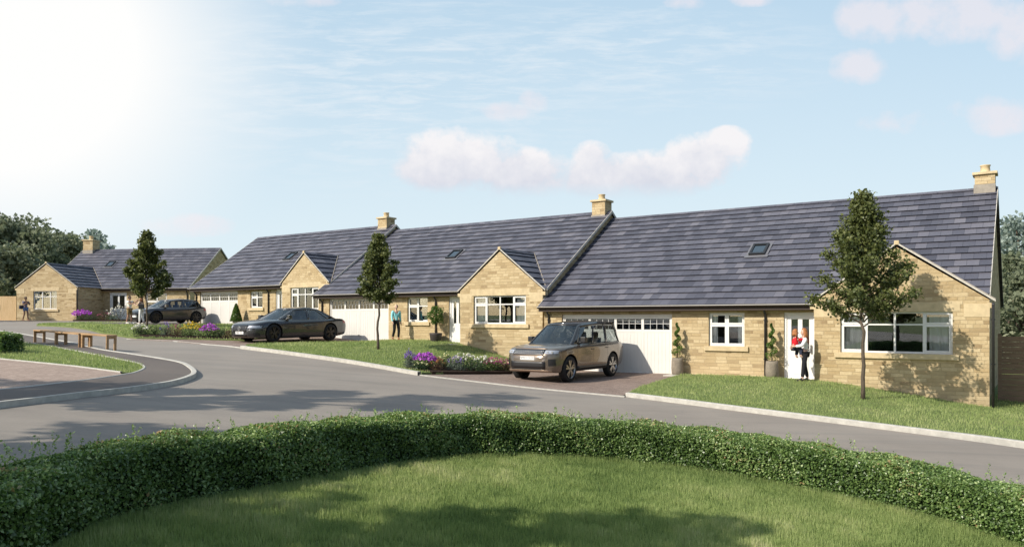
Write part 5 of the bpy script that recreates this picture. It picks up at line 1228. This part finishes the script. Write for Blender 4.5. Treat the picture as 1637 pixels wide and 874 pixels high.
# woman in white with a child on her hip, in front of the near door
px1=(9.40,24.3); az=math.atan2(.12,-1) # faces left
z0=.0
person('woman in a white jumper and black trousers holding a child at the near front door',(9.04,23.64,.012),R(176),
  dict(sL=(0,.17,1.40),eL=(.14,.22,1.17),wL=(.34,.12,1.14),eR=(.12,-.23,1.16),wR=(.33,-.14,1.08),kL=(.06,.11,.49),aL=(.11,.12,.09),kR=(-.04,-.11,.49),aR=(-.14,-.12,.09),hd=(.02,0,1.60),nec=(.01,0,1.46),dL=(.6,-.8,.1),dR=(.7,.7,0),thL=(0,0,1),thR=(0,0,1),curl=.6),
  1.68,M['skin_l'],dict(top=cloth('white_knit',(.80,.79,.82)),low=.06,legs=cloth('black_trousers',(.018,.018,.022)),shoe=M['black']),yaw=R(2),hair=dict(mat=HR['ginger'],long=.30),k=.955,female=True)
person('small child in a red top with ginger hair carried by the woman in white',(8.77,23.70,.96),R(6),
  dict(pel=(0,0,.16),wai=(0,0,.26),che=(0,0,.38),nec=(.0,0,.51),hd=(.01,0,.66),sL=(0,.12,.47),sR=(0,-.12,.47),eL=(.10,.15,.36),eR=(.10,-.15,.38),wL=(.24,.11,.42),wR=(.24,-.11,.44),hL=(.02,.06,.12),hR=(.02,-.06,.12),kL=(.16,.15,.02),kR=(.17,-.16,.04),aL=(.12,.17,-.20),aR=(.13,-.18,-.18),tL=(.20,.17,-.25),tR=(.21,-.18,-.23),thL=(0,0,1),thR=(0,0,1)),
  .8,M['skin_l'],dict(top=cloth('red_knit',(.62,.02,.03)),legs=cloth('dark_tights',(.03,.035,.06))),yaw=R(-8),hair=dict(mat=HR['ginger'],long=.16),k=.86,female=True)
# man in turquoise walking
gp=(-5.15,34.0)
person('fair haired man in a turquoise shirt and black trousers walking past the white garage',(gp[0],gp[1],G(*gp)+.085),R(-60),
  dict(kL=(.10,.10,.49),aL=(.02,.105,.10),kR=(.03,-.10,.49),aR=(-.20,-.10,.13),tR=(-.07,-.11,.045),eL=(-.05,.215,1.12),wL=(.02,.225,.87),eR=(.01,-.215,1.12),wR=(.10,-.215,.88)),
  1.72,M['skin_l'],dict(top=cloth('turquoise_shirt',(.30,.68,.72)),legs=cloth('black_jeans',(.02,.02,.022)),shoe=plain('tan_shoe',(.22,.10,.04),.6)),yaw=R(-8),hair=dict(mat=HR['blond']),k=.93)
# the pair greeting each other by the far street tree
person('curly haired man in a white tee and khaki shorts greeting the woman in white trousers',(X_(207,40.6),40.6,G(X_(207,40.6),40.6)+.10),R(-14),
  dict(eR=(.20,-.20,1.22),wR=(.44,-.14,1.26),eL=(.20,.22,1.28),wL=(.42,.14,1.42),kL=(.06,.10,.49),aL=(.05,.11,.09),kR=(-.02,-.10,.49),aR=(-.12,-.11,.09),thL=(0,0,1),thR=(0,0,1)),
  1.72,M['skin_m'],dict(top=cloth('white_tee',(.80,.80,.74)),sleeve=.6,legs=cloth('khaki_shorts',(.24,.17,.08)),leglen=.85,shoe=plain('white_shoe',(.75,.73,.68),.6)),hair=dict(mat=HR['dark'],curl=.10),k=.865)
wp=(X_(226,40.0),40.0)
wo=person('woman with auburn hair and white trousers raising a hand to the curly haired man',(wp[0],wp[1],G(*wp)+.10),R(172),
  dict(eR=(.18,-.20,1.25),wR=(.38,-.14,1.42),eL=(.12,.22,1.15),wL=(.28,.16,1.20),kL=(.04,.09,.49),aL=(.05,.10,.09),kR=(-.02,-.09,.49),aR=(-.10,-.10,.09),thL=(0,0,1),thR=(0,0,1)),
  1.68,M['skin_l'],dict(top=cloth('pale_top',(.62,.50,.40)),sleeve=.5,legs=cloth('white_trousers',(.78,.77,.76)),shoe=plain('pale_shoe',(.70,.66,.60),.6)),hair=dict(mat=HR['brown'],long=.28),k=.845,female=True)
def bag(label,x,y,z,rz,mat,strap=None):
    m=MB(); m.box(-.14,.14,-.06,.06,-.13,.11); o=m.build('shoulder_bag',mat,loc=(x,y,z),bevel=.03,rz=rz); tag(o,label,'bag')
    s=MB(); s.tube([(-.12,0,.08),(-.06,.0,.34),(.0,.02,.52 if strap is None else strap),(.07,0,.34),(.12,0,.08)],.010,6); s.build('strap',mat,o); m=MB(); m.box(-.142,.142,-.066,.0,.0,.115); m.build('flap',mat,o,bevel=.02); return o
bag('small black shoulder bag worn by the auburn haired woman',wp[0]+.10,wp[1]-.20,G(*wp)+1.03,R(10),M['black'])
lp=(X_(41,52.6),52.6)
person('dark haired woman in denim shorts walking by the far left gable looking at her phone',(lp[0],lp[1],G(*lp)+.02),R(-25),
  dict(eR=(.08,-.22,1.15),wR=(.27,-.14,1.25),eL=(.10,.21,1.15),wL=(.29,.10,1.22),kL=(.10,.09,.49),aL=(.10,.10,.09),kR=(.0,-.09,.49),aR=(-.18,-.09,.12),thL=(0,0,1),thR=(0,0,1)),
  1.70,M['skin_d'],dict(top=cloth('grey_print_top',(.18,.16,.20)),sleeve=.7,legs=cloth('denim_shorts',(.10,.16,.30)),leglen=.5,shoe=plain('brown_sandal',(.15,.07,.04),.6)),pitch=R(18),hair=dict(mat=HR['dark'],bun=True),k=.97,female=True)
bag('dark navy bag on the hip of the woman with the phone',lp[0]-.20,lp[1]-.16,G(*lp)+.98,R(70),plain('navy_bag',(.015,.02,.045),.7))
ph=MB(); ph.box(-.006,.006,-.035,.035,-.07,.07); o=ph.build('phone',M['black'],loc=(lp[0]+.33,lp[1]-.16,G(*lp)+1.27),bevel=.003,rz=R(-25)); tag(o,'black phone held up by the woman in denim shorts','phone')
sc=MB(); sc.box(-.0075,-.0061,-.031,.031,-.062,.062); sc.build('screen',M['glass'],o)
# ------------------------------------------------------------------ camera, light, world
cam=bpy.data.cameras.new('camera'); co=bpy.data.objects.new('camera',cam); COL.objects.link(co); SC.camera=co
co.location=(0,0,1.92); co.rotation_euler=(R(90),0,0); cam.sensor_width=36; cam.lens=36*1223/1637; cam.shift_y=(511-437)/1637; cam.shift_x=0; cam.clip_end=3000; cam.clip_start=.1
SUNE=36; d=Vector((.84,.54,0)).normalized()*math.cos(R(SUNE)); sd=Vector((d.x,d.y,-math.sin(R(SUNE))))
sl=bpy.data.lights.new('sun','SUN'); sl.energy=SUN_E; sl.angle=R(.6); sl.color=(1,.93,.82); so=bpy.data.objects.new('sun',sl); COL.objects.link(so); so.rotation_euler=sd.to_track_quat('-Z','Y').to_euler()
W=bpy.data.worlds.new('World'); SC.world=W; W.use_nodes=True; nt=W.node_tree; nt.nodes.clear()
class WT(NT):
    def __init__(s,tree): s.t=tree; s.n=tree.nodes; s.l=tree.links
t=WT(nt); out=t.node('ShaderNodeOutputWorld'); bg=t.node('ShaderNodeBackground'); t.l.new(bg.outputs[0],out.inputs[0])
sky=t.node('ShaderNodeTexSky',sky_type='NISHITA',sun_disc=False); sky.sun_elevation=R(SUNE); sky.sun_rotation=math.atan2(-sd.x,-sd.y); sky.air_density=1.0; sky.dust_density=1.2; sky.ozone_density=1.0; sky.altitude=50
dirn=t.node('ShaderNodeTexCoord').outputs['Generated']; s=t.sep(dirn)
den=t.math('MAXIMUM',s[1],.08); U_=t.math('DIVIDE',s[0],den); V_=t.math('DIVIDE',s[2],den); front=t.mapr(s[1],.05,.3)
uv=t.comb(U_,V_)
nz=t.noise(uv,13,8,.60); nz2=t.noise(uv,26,5,.6)
def px(x,y): return ((x-818.5)/1223,(511-y)/1223)
def blob(x,y,rx,ry,amp=1):
    cx,cy=px(x,y); a=t.math('DIVIDE',t.math('SUBTRACT',U_,cx),rx/1223); b=t.math('DIVIDE',t.math('SUBTRACT',V_,cy),ry/1223)
    r=t.math('ADD',t.math('MULTIPLY',a,a),t.math('MULTIPLY',b,b)); return t.math('MULTIPLY',t.math('SUBTRACT',1.0,r,clamp=True),amp)
def union(L):
    r=L[0]
    for q in L[1:]: r=t.math('MAXIMUM',r,q)
    return r
big=union([blob(735,255,118,58),blob(690,270,75,45),blob(830,278,110,48),blob(960,284,78,46),blob(1050,280,110,46),blob(1120,255,90,48),blob(1165,232,48,34),blob(945,252,38,30,.8)])
small=union([blob(1375,108,58,34),blob(1400,28,75,48),blob(1530,25,150,55),blob(1630,50,70,60),blob(855,162,30,22,.8),blob(815,178,60,18,.7),blob(300,362,85,24,.7),blob(1585,185,85,38,.7),blob(1450,195,90,25,.55),blob(1100,5,45,14,.8),blob(1200,0,45,14,.8),blob(480,3,80,12,.6)])
dn=t.math('MULTIPLY',t.math('SUBTRACT',nz,.5),1.9); dn2=t.math('MULTIPLY',t.math('SUBTRACT',nz2,.5),.7)
mb_=t.mapr(t.math('ADD',t.math('ADD',big,dn),dn2),.12,.66); mb_=t.math('MULTIPLY',mb_,t.mapr(big,.0,.18))
ms_=t.math('MULTIPLY',t.mapr(t.math('ADD',t.math('ADD',small,dn),dn2),.15,.9),t.mapr(small,.0,.25)); ms_=t.math('MULTIPLY',ms_,.72)
base_cut=t.mapr(V_,px(0,322)[1],px(0,292)[1])
mb_=t.math('MULTIPLY',mb_,base_cut)
# thin high cloud streaks
mp=t.node('ShaderNodeMapping'); t.set(mp.inputs[0],uv); mp.inputs['Scale'].default_value=(5,34,1); mp.inputs['Rotation'].default_value=(0,0,R(-7)); cz=t.noise(mp.outputs[0],2.2,7,.7,.3)
cir=t.math('MULTIPLY',t.mapr(cz,.45,.68,0,1),union([blob(620,140,420,190,.9),blob(980,90,420,110,.8)]))
glare=t.math('POWER',blob(0,90,520,430),1.15)
K=1/SKY_S
skyc=sky.outputs[0]
EX=2**EXPO
kc=lambda a,b,c:(a*K/EX,b*K/EX,c*K/EX,1)
hz=t.mapr(V_,.0,.42,.97,.86); col=t.mix(t.math('MULTIPLY',hz,front),skyc,t.mix(t.mapr(V_,.0,.42,0,1),kc(.80,.91,.95),kc(.56,.745,.89)))
col=t.mix(t.math('MULTIPLY',cir,.85),col,kc(.80,.87,.93))
col=t.mix(t.math('MULTIPLY',ms_,front),col,kc(.86,.82,.87))
shade=t.mapr(t.math('ADD',V_,t.math('MULTIPLY',t.math('SUBTRACT',nz2,.5),.13)),px(0,310)[1],px(0,225)[1])
cc=t.mix(shade,kc(.70,.715,.80),kc(.95,.92,.93)); col=t.mix(t.math('MULTIPLY',mb_,t.math('MULTIPLY',front,.92)),col,cc)
col=t.mix(t.math('MULTIPLY',t.math('POWER',t.mapr(glare,0,.80),1.5),front),col,kc(1.0,1.0,.99))
t.l.new(col,bg.inputs[0]); bg.inputs[1].default_value=SKY_S
SC.view_settings.view_transform='Standard'; SC.view_settings.look='None'; SC.view_settings.gamma=1; SC.view_settings.exposure=EXPO
SC.cycles.max_bounces=6; SC.cycles.transparent_max_bounces=12; SC.cycles.diffuse_bounces=3; SC.cycles.glossy_bounces=3; SC.cycles.caustics_reflective=False; SC.cycles.caustics_refractive=False
